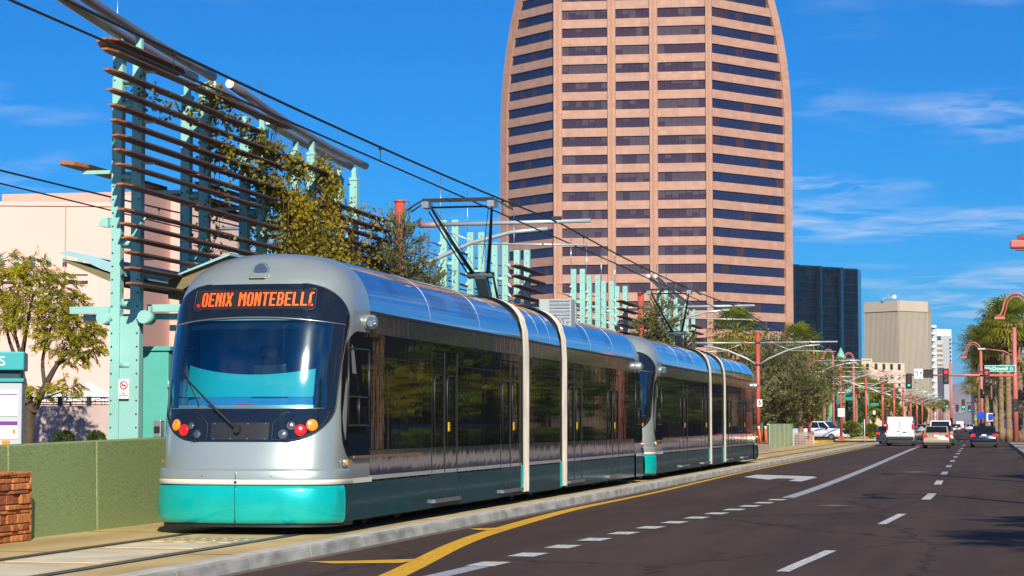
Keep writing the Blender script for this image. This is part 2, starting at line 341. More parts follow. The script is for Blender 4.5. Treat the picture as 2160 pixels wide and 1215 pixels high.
# thin desert haze over the whole street
hb = MB().bb(-9300, 9300, -420, 14300, -1.06, 240).build('haze', bpy.data.materials.new('haze'), kind='stuff')
hm = hb.data.materials[0]; hm.use_nodes = True; hm.node_tree.nodes.clear(); pv_ = hm.node_tree.nodes.new('ShaderNodeVolumePrincipled'); pv_.inputs['Density'].default_value = 0.00006; pv_.inputs['Color'].default_value = (0.85, 0.86, 1.0, 1); pv_.inputs['Anisotropy'].default_value = 0.0
ho_ = hm.node_tree.nodes.new('ShaderNodeOutputMaterial'); hm.node_tree.links.new(pv_.outputs[0], ho_.inputs['Volume'])
# ================================================================ TRAM
SILV = M('silver metallic paint', (0.48, 0.53, 0.485), 0.34, metal=0.6, var=0.05, scale=1.2, coat=0.6)
SHROUD = M('polished silver roof', (0.48, 0.54, 0.60), 0.05, metal=0.95, coat=0.3, bump=0.0006, bscale=2.0)
SIDE = M('polished silver side panel', (0.25, 0.26, 0.30), 0.06, metal=0.85, coat=0.8, bump=0.0035, bscale=3.2, bstretch=(1, 1.6, 0.35))
GLASSB = M('black tinted side glass', (0.008, 0.008, 0.009), 0.02, spec=0.8, bump=0.0012, bscale=2.4, bstretch=(1, 1.3, 0.3))
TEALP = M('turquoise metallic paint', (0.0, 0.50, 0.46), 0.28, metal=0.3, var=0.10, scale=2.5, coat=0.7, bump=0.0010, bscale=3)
TEALS = M('shaded turquoise skirt paint', (0.002, 0.085, 0.10), 0.10, metal=0.35, var=0.15, scale=1.6, coat=0.25, bump=0.0013, bscale=2.4, bstretch=(1, 1.2, 1.0))  # bumper turquoise with the side's shade put into the colour
STRIPE = M('white stripe paint', (0.80, 0.78, 0.70), 0.3, coat=0.5)
BSTRIPE = M('pale grey stripe on side', (0.50, 0.50, 0.50), 0.15, coat=0.8)
MASKB = M('gloss black mask', (0.010, 0.013, 0.018), 0.06, spec=0.6, coat=0.5)
BELL = M('weathered grey bellows', (0.58, 0.53, 0.44), 0.7, var=0.25, scale=3, stretch=(1, 1, 0.4))
FRAME = M('dark window gasket', (0.02, 0.02, 0.022), 0.4)
CHROME = M('brushed aluminium', (0.62, 0.62, 0.60), 0.3, metal=0.9)
AMBER = M('amber lens', (0.95, 0.24, 0.01), 0.2, coat=0.6, emit=0.25)
REDL = M('red lens', (0.85, 0.01, 0.01), 0.2, coat=0.6, emit=0.25)
CLEAR = M('clear lamp lens', (0.24, 0.25, 0.27), 0.10, metal=0.8, coat=1, bump=0.004, bscale=90)
LED = M('orange led', (1.0, 0.095, 0.006), 0.5, emit=0.95)
WSCREEN = glass_mat('windscreen glass', (0.60, 0.92, 0.95), (0.85, 0.95, 1.0))
CABIN = M('sky tinted cab interior', (0.045, 0.22, 0.46), 0.7)  # sky reflection of the windscreen painted into the interior colour
CONSOLE = M('turquoise cab console', (0.012, 0.40, 0.45), 0.6)
W_, ZS, ZT, NE, PL, LEN = 1.31, 3.05, 4.10, 2.9, 0.80, 27.4
Y1 = 1.95
def interp(tab, q):
    if q <= tab[0][0]: return tab[0][1]
    for (a, b), (c, d) in zip(tab, tab[1:]):
        if q <= c:
            t = (q - a) / (c - a); return b + (d - b) * t
    return tab[-1][1]
PROF = [(0.29, 0.0), (0.8, 0.0), (1.02, 0.02), (1.2, 0.06), (1.4, 0.10), (1.8, 0.17), (2.2, 0.245), (2.6, 0.35), (3.0, 0.475), (3.2, 0.545), (3.5, 0.67), (3.65, 0.75), (3.8, 0.87), (3.9, 0.98), (3.98, 1.10), (4.05, 1.28), (4.08, 1.42), (4.10, 1.62)]
def kz(z): return 1.0 if z <= ZS else max(0.0, 1 - ((z - ZS) / (ZT - ZS)) ** NE) ** (1 / NE)
def nose_y(x, z, m=2.7):
    q = min(1.0, abs(x) / max(1e-6, W_ * kz(z))); return min(Y1, interp(PROF, z) + PL * (1 - (1 - q ** m) ** (1 / m)))
def nose_row(z, n=22, grow=0.0, m=2.7, yend=Y1):
    """points of the nose at height z from the left flank round the front to the right flank"""
    w_ = W_ * kz(z) + grow; y0 = interp(PROF, z) - grow; out = []
    for i in range(n + 1):
        a = -math.pi / 2 + math.pi * i / n
        s_, c_ = math.sin(a), math.cos(a)
        out.append((w_ * math.copysign(abs(s_) ** (2 / m), s_), min(yend, y0 + PL * (1 - abs(c_) ** (2 / m))), z))
    return [(out[0][0], yend, z)] + out + [(out[-1][0], yend, z)]
def mask_w(z):
    """half width of the black front mask at height z, measured along x"""
    zb, zt = 1.40, 3.60
    if z < 1.95:
        t = (1.95 - z) / 0.55; w_ = 1.235 - 0.62 * (1 - math.sqrt(max(0, 1 - min(1, t) ** 2.2)))
    elif z > 3.05:
        t = (z - 3.05) / 0.55; w_ = 1.285 - 0.60 * (1 - math.sqrt(max(0, 1 - min(1, t) ** 2.3)))
    else: w_ = 1.235 + 0.05 * (z - 1.95) / 1.10
    return w_
def on_nose(x, z, out=0.0): return (x, nose_y(x, z) - out, z)
def flip(b, rear):
    if rear: b.v = [(-x, LEN - y, z) for x, y, z in b.v]
    return b
def face_patch(zs, wl, wr, out, nx=26, m=0):
    """patch lying on the nose between x=wl(z) and x=wr(z)"""
    rows = []
    for z in zs:
        a, b = wl(z), wr(z)
        rows.append([on_nose(a + (b - a) * (0.5 - 0.5 * math.cos(math.pi * j / nx)), z, out) for j in range(nx + 1)])
    return rows
def lin(a, b, n): return [a + (b - a) * i / n for i in range(n + 1)]
def tram(label):
    T = thing('tram', label, 'tram', (0, 0, 0), 'coupled light rail cars')
    for rear in (False, True):
        B = lambda mb, name, mat, par=T, **k: flip(mb, rear).build(name, mat, par, **k)
        # silver shell with an opening for the windscreen
        zz = [0.88, 1.0, 1.1, 1.2, 1.3, 1.4] + lin(1.5, 3.0, 15) + lin(3.08, 3.8, 14) + [3.85, 3.9, 3.94, 3.98, 4.01, 4.04, 4.06, 4.075, 4.085, 4.093, 4.0985]
        rows = [nose_row(z, 40) for z in zz]
        def keep(i, j):
            z = (zz[i] + zz[i + 1]) / 2; x = (rows[i][j][0] + rows[i][j + 1][0]) / 2
            return not (1.88 < z < 3.09 and abs(x) < 1.06)
        sh = MB().grid(rows, keep=keep); B(sh, 'nose_shell', SILV)
        # ledge with rounded step, white stripe, turquoise bumper
        pf = [(1.03, -0.002), (1.02, 0.028), (1.0, 0.038), (0.9, 0.042), (0.885, 0.040)]
        B(MB().grid([nose_row(z, 30, g_, yend=0.86) for z, g_ in pf[::-1]]), 'bumper_ledge', SILV)
        B(MB().grid([nose_row(z, 30, g_, yend=1.0) for z, g_ in ((0.815, 0.03), (0.82, 0.042), (0.884, 0.042))]), 'white_stripe', STRIPE)
        B(MB().grid([nose_row(z, 30, g_, yend=0.62) for z, g_ in ((0.28, -0.06), (0.285, 0.0), (0.31, 0.03), (0.36, 0.045), (0.55, 0.055), (0.74, 0.045), (0.795, 0.03), (0.812, 0.0))]), 'bumper', TEALP)
        B(MB().grid([nose_row(z, 30, -0.02, yend=1.2) for z in (0.24, 1.05)]), 'bumper_back', FRAME)
        B(MB().tube([on_nose(0.0, 0.85, 0.05), on_nose(0.0, 0.85, 0.03)], 0.02, 10), 'plug', FRAME)
        B(MB().bb(-0.003, 0.003, -0.058, 0.0, 0.30, 0.80), 'bumper_seam', FRAME)
        B(MB().bb(-0.003, 0.003, -0.046, 0.0, 0.89, 1.0), 'ledge_seam', FRAME)
        for x in (-1.0, -0.5, 0.5, 1.0): B(MB().tube([on_nose(x, 0.93, 0.044), on_nose(x, 0.93, 0.03)], 0.008, 6), 'bolt', FRAME)
        # black mask: upper panel with the sign, lower panel with the lamps, strips at the sides
        up = lin(3.04, 3.42, 8) + [3.48, 3.52, 3.55, 3.575, 3.592, 3.60]
        lo = [1.40, 1.404, 1.412, 1.425, 1.44, 1.46, 1.49, 1.53, 1.58, 1.65, 1.72, 1.80, 1.86]
        mk = MB(); O = 0.012
        arch = lambda x: 3.13 - 0.09 * (x / 1.2) ** 2       # lower edge of the upper panel sags towards the sides
        rows = []
        for i, z in enumerate(up):
            w2 = mask_w(z); row = []
            for j in range(41):
                x = -w2 * math.cos(math.pi * j / 40); z2 = max(z, arch(x)) if z < 3.2 else z
                row.append(on_nose(x, z2, O + 0.012))
            rows.append(row)
        mk.grid(rows); up_o = B(mk, 'mask_upper', MASKB)
        B(MB().tube([on_nose(-1.26 * math.cos(math.pi * j / 30), arch(-1.26 * math.cos(math.pi * j / 30)) - 0.006, O + 0.016) for j in range(31)], 0.009, 6), 'mask_trim', CHROME)
        mk = MB(); mk.grid(face_patch(lo, lambda z: -mask_w(z), mask_w, O)); B(mk, 'mask_lower', MASKB)
        for s in (-1, 1):
            mk = MB(); f = (lambda z: -mask_w(z), lambda z: -0.985) if s < 0 else (lambda z: 0.985, mask_w)
            mk.grid(face_patch(lin(1.8, 3.1, 12), *f, O - 0.002, 8)); B(mk, 'mask_side', MASKB)
        ws = MB(); ws.grid(face_patch(lin(1.835, 3.10, 14), lambda z: -1.14, lambda z: 1.14, O + 0.006, 30)); wso = B(ws, 'windscreen', WSCREEN)
        B(MB().tube([on_nose(-1.12 + 2.24 * j / 20, 1.855, O + 0.012) for j in range(21)], 0.007, 6), 'screen_trim', CHROME)
        # bright edge round the mask
        ed = [on_nose(-mask_w(z), z, 0.01) for z in lin(1.402, 3.598, 70)] + [on_nose(mask_w(z), z, 0.01) for z in lin(3.598, 1.402, 70)]
        B(MB().tube(ed + ed[:1], 0.011, 6, caps=False), 'mask_edge', FRAME)
        # lower equipment cover with screws
        cv = MB(); cv.grid(face_patch(lin(1.425, 1.66, 4), lambda z: -0.42, lambda z: 0.42, O + 0.006, 10)); cv = B(cv, 'access_cover', FRAME)
        for x in (-0.37, -0.12, 0.12, 0.37):
            for z in (1.44, 1.645): B(MB().tube([on_nose(x, z, O + 0.005), on_nose(x, z, O + 0.015)], 0.009, 6), 'screw', CHROME, cv)
        # lamp clusters
        for s in (-1, 1):
            pl = []; 
            for z in lin(1.43, 1.80, 9):
                t = (z - 1.43) / 0.37; inner = 0.47 + 0.20 * max(0, t - 0.55) ** 1.3 * 2.4; outer = mask_w(z) - 0.035
                pl.append((z, inner, outer))
            rows = [[on_nose(s * (a + (b - a) * j / 8), z, O + 0.010) for j in (range(9) if s > 0 else range(8, -1, -1))] for z, a, b in pl]
            cl_ = B(MB().grid(rows), 'lamp_cluster', MASKB)
            rim = [on_nose(s * a, z, O + 0.014) for z, a, b in pl] + [on_nose(s * b, z, O + 0.014) for z, a, b in pl[::-1]]
            B(MB().tube(rim + rim[:1], 0.006, 5, caps=False), 'cluster_rim', DARK_STEEL, cl_)
            for x, z, r_, m_, nm in ((0.985, 1.625, 0.083, AMBER, 'indicator'), (0.845, 1.555, 0.083, REDL, 'tail_lamp'), (0.72, 1.615, 0.050, CLEAR, 'headlight'), (0.62, 1.50, 0.058, CLEAR, 'headlight')):
                p = Vector(on_nose(s * x, z, O + 0.012)); e = 0.03
                px_ = Vector(on_nose(s * x + e, z)) - Vector(on_nose(s * x - e, z)); pz_ = Vector(on_nose(s * x, z + e)) - Vector(on_nose(s * x, z - e))
                nn = px_.cross(pz_).normalized()
                lm = MB(); lm.tube([p, p + nn * 0.012, p + nn * 0.02, p + nn * 0.024], [r_, r_ * 0.97, r_ * 0.7, r_ * 0.1], 18); B(lm, nm, m_, cl_)
                if m_ is CLEAR: B(MB().tube([p, p + nn * 0.014], [r_ * 1.16, r_ * 1.12], 18), 'lamp_bezel', DARK_STEEL, cl_)
        # destination sign
        sg = MB(); rows = face_patch(lin(3.235, 3.52, 5), lambda z: -0.87, lambda z: 0.87, O + 0.02, 20)
        sg.grid(rows); sgo = B(sg, 'destination_sign', M('sign glass', (0.03, 0.022, 0.018), 0.12, coat=0.5) if 'sign glass' not in bpy.data.materials else bpy.data.materials['sign glass'])
        def rr(x0, x1, z0, z1, r_):
            o = []
            for cx_, cz, a0 in ((x1 - r_, z1 - r_, 0), (x0 + r_, z1 - r_, 90), (x0 + r_, z0 + r_, 180), (x1 - r_, z0 + r_, 270)):
                for k in range(6): o.append((cx_ + r_ * math.cos(R(a0 + 18 * k)), cz + r_ * math.sin(R(a0 + 18 * k))))
            return o
        bz = [on_nose(x, z, O + 0.026) for x, z in rr(-0.89, 0.89, 3.225, 3.53, 0.05)]
        B(MB().tube(bz + bz[:1], 0.012, 6, caps=False), 'sign_bezel', FRAME, sgo)
        if not rear:
            cw = 0.0148; cz = 0.0215; x = -0.765
            for ch in 'OENIX MONTEBELLC':
                led = MB(); gph = PIX[ch]; wdt = max(len(r_) for r_ in gph)
                if ch == 'C': gph = [r_[:4] for r_ in gph]; wdt = 4
                for ri, row in enumerate(gph):
                    for ci, q in enumerate(row):
                        if q == '#':
                            xx = x + ci * cw; z = 3.285 + (8 - ri) * cz
                            o4 = [on_nose(xx, z, O + 0.028), on_nose(xx + cw * 0.94, z, O + 0.028), on_nose(xx + cw * 0.94, z + cz * 0.92, O + 0.028), on_nose(xx, z + cz * 0.92, O + 0.028)]
                            led.add(o4, [(0, 1, 2, 3)])
                x += (wdt + 1.4) * cw
                if ch != ' ': B(led, 'led_letter', LED, sgo)
        for s in (-1, 1):
            B(MB().tube([on_nose(s * 0.82, 3.30, O + 0.02), on_nose(s * 0.82, 3.30, O + 0.035)], 0.024, 8), 'marker_lamp', REDL, sgo)
        # roof headlight
        hl = MB(); c0 = Vector((0.03, nose_y(0, 3.80), 3.80))
        hl.ext([(-0.15, -0.115), (0.11, -0.115), (0.13, 0.10), (-0.10, 0.10)], lambda p, t: (p[0] + 0.03, c0.y - 0.05 + t + p[1] * 0.9, 3.80 + p[1]), 0, 0.4)
        hlo = B(hl, 'roof_headlight', SILV, bev=0.02)
        B(MB().tube([c0 + Vector((0.015, -0.035, 0)), c0 + Vector((0.015, -0.085, 0.0))], [0.105, 0.095], 20), 'lens', CLEAR, hlo)
        B(MB().tube([c0 + Vector((0.015, -0.030, 0)), c0 + Vector((0.015, -0.07, 0.0))], [0.118, 0.112], 20), 'lens_rim', CHROME, hlo)
        # wiper and red bar
        wp = MB(); p0 = Vector(on_nose(-0.02, 1.56, 0.06)); p1 = Vector(on_nose(-0.98, 2.36, 0.06)); pm = Vector(on_nose(-0.5, 1.97, 0.08))
        wp.tube([p0, pm, p1], [0.022, 0.016, 0.008], 6); wp.tube([Vector(on_nose(-0.62, 1.9, 0.05)), Vector(on_nose(-1.02, 2.5, 0.03))], 0.010, 5); wp.tube([p0 + Vector((0, 0.05, 0)), p0 - Vector((0, 0.03, 0))], 0.045, 10)
        B(wp, 'wiper', BLACK)
        B(MB().bb(-0.12, 0.12, nose_y(0, 1.9) + 0.10, nose_y(0, 1.9) + 0.13, 1.893, 1.918), 'brake_lamp', REDL)
        # cab interior
        B(MB().bb(-1.2, 1.2, 1.7, 1.72, 1.2, 3.2), 'cab_bulkhead', CABIN)
        B(MB().bb(-1.15, 1.15, 0.55, 1.7, 1.75, 1.80), 'cab_floor', CABIN)
        st_ = B(MB().bb(-0.26, 0.26, 1.30, 1.42, 1.9, 2.52), 'driver_seat', FRAME, bev=0.04); B(MB().bb(-0.14, 0.14, 1.31, 1.41, 2.56, 2.76), 'headrest', FRAME, st_, bev=0.04)
        B(MB().grid([[(x, nose_y(x, z) + 0.06, z) for x in lin(-1.06, 1.06, 16)] for z in (2.96, 3.02, 3.08)]), 'sun_visor', MASKB)
        co_ = MB(); rows = []
        for j in range(25):
            x = -1.10 + 2.20 * j / 24; top = 2.33 + 0.12 * (x / 1.0) ** 2
            rows.append([(x, 0.60 + 0.22 * abs(x) ** 3 + (z - 1.8) * 0.25, z) for z in lin(2.02, top, 3)])
        co_.grid(rows); B(co_, 'cab_console', CONSOLE)
        B(MB().grid([[(x, 0.42 + 0.30 * abs(x) ** 3 + 0.1 * k, 1.80 + 0.10 * k) for x in lin(-1.08, 1.08, 12)] for k in range(3)]), 'dashboard', CABIN)
        # flank of the nose: driver's side window on both sides
        for s in (-1, 1):
            def fl(y, z, o): return (s * (W_ + o), y, z)
            ol = [(1.95, 1.16), (0.98, 1.16), (0.86, 1.19), (0.74, 1.27), (0.67, 1.38), (0.645, 1.55), (0.66, 1.9), (0.72, 2.3), (0.80, 2.6), (0.88, 2.75), (1.0, 2.86), (1.15, 2.93), (1.3, 2.95), (1.95, 2.95)]
            if s > 0: ol = ol[::-1]
            gw = MB(); 
            def q(p):
                k = nose_row(p[1], 40); best = W_
                y0 = interp(PROF, p[1]); t = max(0, 1 - max(0, p[0] - y0) / PL)
                best = W_ * kz(p[1]) * (1 - t ** 2.7) ** (1 / 2.7) if p[0] < y0 + PL else W_ * kz(p[1])
                return best
            n_ = len(ol); vs_ = [(s * (q(p) + 0.012), p[0], p[1]) for p in ol]
            gw.add(vs_, [tuple(range(n_))]); gwo = B(gw, 'cab_side_window', GLASSB)
            fr = MB()
            for (ya, za), (yb, zb_) in (((0.86, 1.62), (1.86, 1.62)), ((0.93, 2.70), (1.86, 2.70)), ((0.86, 1.62), (0.93, 2.70)), ((1.86, 1.62), (1.86, 2.70)), ((0.88, 2.02), (1.86, 2.02)), ((1.37, 1.62), (1.37, 2.02))):
                fr.tube([(s * (q((ya, za)) + 0.014), ya, za), (s * (q((yb, zb_)) + 0.014), yb, zb_)], 0.016, 6)
            B(fr, 'window_frame', FRAME, gwo)
            # camera pod high on the flank, amber marker low down
            pd = MB(); pc = Vector((s * (W_ + 0.10), 1.72, 3.10)); pd.tube([pc + Vector((-s * 0.16, 0, 0)), pc + Vector((-s * 0.05, 0, 0)), pc + Vector((s * 0.03, 0, 0)), pc + Vector((s * 0.06, 0, 0))], [0.10, 0.11, 0.10, 0.07], 16)
            pdo = B(pd, 'camera_pod', SILV); B(MB().tube([pc + Vector((s * 0.01, -0.1, 0)), pc + Vector((s * 0.02, -0.135, 0))], [0.075, 0.07], 12), 'pod_lens', CLEAR, pdo)
            ma = MB(); pc = Vector((s * (q((0.72, 1.12)) + 0.005), 0.72, 1.11)); ma.tube([pc, pc + Vector((s * 0.03, 0, 0))], [0.075, 0.06], 12); mo_ = B(ma, 'marker_rim', CHROME)
            B(MB().tube([pc + Vector((s * 0.02, 0, 0)), pc + Vector((s * 0.05, 0, 0))], [0.05, 0.035], 12), 'side_indicator', AMBER, mo_)
            # turquoise flank panel and silver strip behind the bumper
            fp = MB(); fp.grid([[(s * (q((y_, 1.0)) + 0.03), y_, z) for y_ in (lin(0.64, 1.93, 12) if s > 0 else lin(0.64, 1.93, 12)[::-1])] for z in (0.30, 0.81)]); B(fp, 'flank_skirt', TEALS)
            fp = MB(); fp.grid([[(s * (q((y_, 1.0)) + 0.034), y_, z) for y_ in (lin(1.0, 1.95, 8) if s > 0 else lin(1.0, 1.95, 8)[::-1])] for z in (0.815, 0.885)]); B(fp, 'flank_stripe', STRIPE)
        # coupler under the nose
        cp = MB(); cp.bb(-0.2, 0.2, -0.22, 0.9, 0.48, 0.72); cp.tube([(-0.3, 0.1, 0.6), (-0.35, -0.1, 0.45), (-0.3, -0.25, 0.5)], 0.03, 6); cp.tube([(0.3, 0.1, 0.6), (0.35, -0.1, 0.42), (0.3, -0.25, 0.5)], 0.03, 6)
        if rear: B(cp, 'coupler', DARK_STEEL)
    # ---- roof shroud in three lengths, bellows between
    cuts = [(Y1, 12.15), (12.65, 15.95), (16.45, LEN - Y1)]
    def sect(grow=0.0, n=28):
        o = []
        for i in range(n + 1):
            z = 3.27 + (ZT - 3.27) * math.sin(math.pi / 2 * i / n) ** 1.0
            o.append((W_ * kz(min(z, ZT - 1e-4)) + grow, z + grow * 0.6 * i / n))
        return [(x, z) for x, z in o] + [(-x, z) for x, z in o[::-1]]
    for a, b in cuts:
        r_ = MB(); S = sect(); r_.grid([[(x, y_, z) for x, z in S] for y_ in lin(a, b, 8)]); ro = r_.build('roof_shroud', SHROUD, T)
        for y_ in lin(a, b, 3)[1:-1]:
            MB().tube([(x, y_, z) for x, z in sect(0.0)], 0.004, 4).build('shroud_joint', GREY_STEEL, ro)
    for yc in (12.4, 16.2):
        r_ = MB(); pr = [(W_ - 0.02, 0.34)] + [(W_ - 0.02, 3.0)] + sect(-0.02)[3:-3] + [(-W_ + 0.02, 3.0), (-W_ + 0.02, 0.34)]
        rows = []
        for k, y_ in enumerate(lin(yc - 0.26, yc + 0.26, 8)):
            g_ = 0.05 if k % 2 == 0 else 0.015
            rows.append([(x + math.copysign(g_, x), y_, z + (g_ if z > 3.6 else 0)) for x, z in pr])
        r_.grid(rows, sm=False); r_.build('bellows', BELL, T)
        for s in (-1, 1):
            for e in (-0.29, 0.27): MB().bb(min(s * (W_ - 0.03), s * (W_ + 0.022)), max(s * (W_ - 0.03), s * (W_ + 0.022)), yc + e, yc + e + 0.025, 0.32, 0.85).build('bellows_edge', TEALP, T)
    # perforated vent areas in the shroud
    for s in (1, -1):
        for y0, ny, z0, nz_ in ((3.1, 8, 3.58, 9), (5.6, 14, 3.50, 9), (7.5, 14, 3.46, 14), (18.6, 8, 3.5, 12), (21.6, 8, 3.5, 9)):
            vh = MB()
            for i in range(ny):
                for j in range(nz_):
                    z = z0 + 0.028 * j; y_ = y0 + 0.075 * i; x = s * (W_ * kz(z) + 0.002); z2 = z + 0.011; x2 = s * (W_ * kz(z2) + 0.002)
                    vh.add([(x, y_, z), (x, y_ + 0.026, z), (x2, y_ + 0.026, z2), (x2, y_, z2)], [(0, 1, 2, 3)])
            vh.build('vent_holes', M('grey vent shade', (0.05, 0.07, 0.10), 0.5) if 'grey vent shade' not in bpy.data.materials else bpy.data.materials['grey vent shade'], T, kind='stuff')
    # ---- side walls
    doors = [(5.45, 7.05), (10.35, 12.0), (16.75, 18.4), (21.45, 23.3)]
    doors = [(5.42, 7.08), (10.32, 11.98), (16.62, 18.28), (21.4, 23.06)]
    for s in (-1, 1):
        X = lambda o=0.0: s * (W_ + o)
        def wall(name, mat, y0, y1, z0, z1, o=0.0, par=T, th=0.03):
            a, b = sorted((X(o), X(o - th))); return MB().bb(a, b, y0, y1, z0, z1).build(name, mat, par)
        for a, b in cuts:
            wall('cantrail_panel', SIDE, a, b, 2.95, 3.235); wall('cantrail_gutter', FRAME, a, b, 3.235, 3.27, 0.012)
        # panels between doors
        edges = [Y1 + 0.005] + [q for d in doors for q in d] + [LEN - Y1 - 0.005]
        spans = []
        pts = [Y1 + 0.005, 12.12]; 
        for a, b in ((Y1 + 0.005, 5.42), (7.08, 10.32), (11.98, 12.12), (12.68, 15.92), (16.48, 16.62), (18.28, 21.4), (23.06, LEN - Y1 - 0.005)): spans.append((a, b))
        for a, b in spans:
            g_ = 0.004
            gl_ = wall('window_band', GLASSB, a + g_, b - g_, 1.27, 2.945, 0.004)
            if b - a > 1: wall('window_trim', FRAME, a + g_, b - g_, 2.60, 2.612, 0.008, gl_)
            wall('lower_panel', SIDE, a + g_, b - g_, 0.905, 1.265)
            wall('side_stripe', BSTRIPE, a + g_, b - g_, 0.84, 0.90, 0.002)
            n_ = max(1, round((b - a) / 1.9))
            for k in range(n_):
                ya = a + (b - a) * k / n_; yb = a + (b - a) * (k + 1) / n_
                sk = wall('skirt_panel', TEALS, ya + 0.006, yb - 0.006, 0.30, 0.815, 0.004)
                if b - a > 1:
                    for e in (0.2, 0.5, 0.8): wall('skirt_latch', FRAME, ya + (yb - ya) * e - 0.03, ya + (yb - ya) * e + 0.03, 0.817, 0.836, 0.006, sk)
            wall('skirt_gap', BLACK, a, b, 0.28, 1.28, -0.03)
        wall('grab_rail', M('tan rub rail', (0.20, 0.13, 0.06), 0.5) if 'tan rub rail' not in bpy.data.materials else bpy.data.materials['tan rub rail'], 1.05, 4.6, 1.16, 1.195, 0.05)
        for a, b in doors:
            d = wall('door', GLASSB, a + 0.01, b - 0.01, 1.27, 2.80, -0.004)
            wall('door_header', GLASSB, a, b, 2.815, 2.945, 0.0, d); wall('door_shadow', BLACK, a, b, 0.40, 2.95, -0.032, d)
            mid = (a + b) / 2
            for ya, yb in ((a + 0.014, mid - 0.008), (mid + 0.008, b - 0.014)):
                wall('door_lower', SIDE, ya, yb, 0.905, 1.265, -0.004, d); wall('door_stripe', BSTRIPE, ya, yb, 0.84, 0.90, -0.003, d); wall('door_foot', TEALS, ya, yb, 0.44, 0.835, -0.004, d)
                c_ = (ya + yb) / 2; hw = (yb - ya) / 2 - 0.14
                hp = [(X(0.006), c_ + hw * math.copysign(1, e) * f_, z) for e, f_, z in ((-1, 1, 1.30), (-1, 1, 2.35), (-1, 0.7, 2.43), (1, 0.7, 2.43), (1, 1, 2.35), (1, 1, 1.30))]
                MB().tube(hp, 0.011, 5).build('door_window_frame', FRAME, d)
            for y_ in (a, mid, b): wall('door_seal', BLACK, y_ - 0.012, y_ + 0.012, 0.42, 2.82, 0.006, d)
            wall('door_button', M('yellow door button', (0.75, 0.45, 0.01), 0.4) if 'yellow door button' not in bpy.data.materials else bpy.data.materials['yellow door button'], mid + 0.22, mid + 0.31, 1.52, 1.67, 0.014, d)
            wall('door_sill', CHROME, a - 0.02, b + 0.02, 0.375, 0.43, 0.07, d, 0.1)
            wall('skirt_panel', TEALS, a, b, 0.30, 0.37, 0.004)
    # underframe, bogies, wheels
    MB().bb(-1.15, 1.15, 0.9, LEN - 0.9, 0.34, 0.9).build('underframe', BLACK, T)
    for yc in (4.2, 14.3, 23.2):
        bo = MB().bb(-1.0, 1.0, yc - 1.1, yc + 1.1, 0.24, 0.5).build('bogie', DARK_STEEL, T, bev=0.03)
        for s in (-1, 1):
            for e in (-0.9, 0.9): MB().tube([(s * 0.70, yc + e, 0.47), (s * 0.83, yc + e, 0.47)], 0.33, 20).build('wheel', DARK_STEEL, bo)
    # roof equipment and pantograph
    PY = 12.45; pan = MB().bb(-0.45, 0.45, PY + 1.2, PY + 2.6, 4.03, 4.16).build('pantograph_base', DARK_STEEL, T, bev=0.02)
    kn = Vector((0, PY + 1.75, 4.66)); ft = Vector((0, PY + 2.35, 4.05))
    hd = PY; hz_ = 6.02
    MB().obox((ft + kn) / 2, ((1, 0, 0), (kn - ft).normalized(), Vector((1, 0, 0)).cross((kn - ft).normalized())), (0.24, (kn - ft).length, 0.18)).tube([kn + Vector((-0.28, 0, 0)), kn + Vector((0.28, 0, 0))], 0.07, 10).build('lower_arm', M('slate pantograph arm', (0.06, 0.085, 0.10), 0.5), pan, bev=0.015)
    MB().tube([kn + Vector((0.2, 0.25, 0)), (0.15, PY + 2.75, 4.1)], 0.025, 6).build('thrust_rod', DARK_STEEL, pan)
    for s in (-1, 1): MB().tube([kn + Vector((s * 0.15, 0, 0.02)), kn + (Vector((s * 0.62, hd + 0.1, hz_ - 0.14)) - kn) * 0.5 + Vector((s * 0.08, 0, 0)), (s * 0.62, hd + 0.1, hz_ - 0.12)], [0.04, 0.035, 0.022], 8).build('upper_arm', DARK_STEEL, pan)
    MB().tube([kn + Vector((-0.25, 0.15, -0.05)), kn + Vector((-0.55, -0.95, 0.75)), (-0.68, hd + 0.2, hz_ - 0.2)], 0.016, 6).build('balance_rod', DARK_STEEL, pan)
    MB().tube([kn + Vector((0.1, -0.3, 0.2)), (0.55, hd + 0.1, hz_ - 0.16)], 0.007, 4).tube([kn + Vector((-0.1, -0.3, 0.2)), (-0.55, hd + 0.1, hz_ - 0.16)], 0.007, 4).tube([(-0.66, hd + 0.1, hz_ - 0.13), (0.66, hd + 0.1, hz_ - 0.13)], 0.022, 6).build('cross_bar', DARK_STEEL, pan)
    for e in (-0.16, 0.16):
        MB().bb(-0.72, 0.72, hd + e - 0.02, hd + e + 0.02, hz_ - 0.022, hz_ + 0.02).tube([(x, hd + e, hz_ - 0.01 - 0.36 * max(0, abs(x) - 0.68) ** 1.3 * 2.1) for x in lin(-1.03, -0.68, 6)], 0.018, 6).tube([(x, hd + e, hz_ - 0.01 - 0.36 * max(0, abs(x) - 0.68) ** 1.3 * 2.1) for x in lin(0.68, 1.03, 6)], 0.018, 6).build('contact_strip', DARK_STEEL, pan)
    for s in (-1, 1): MB().bb(s * 0.66 - 0.07, s * 0.66 + 0.07, hd - 0.18, hd + 0.18, hz_ - 0.16, hz_ - 0.04).build('head_spring', GREY_STEEL, pan)
    return T
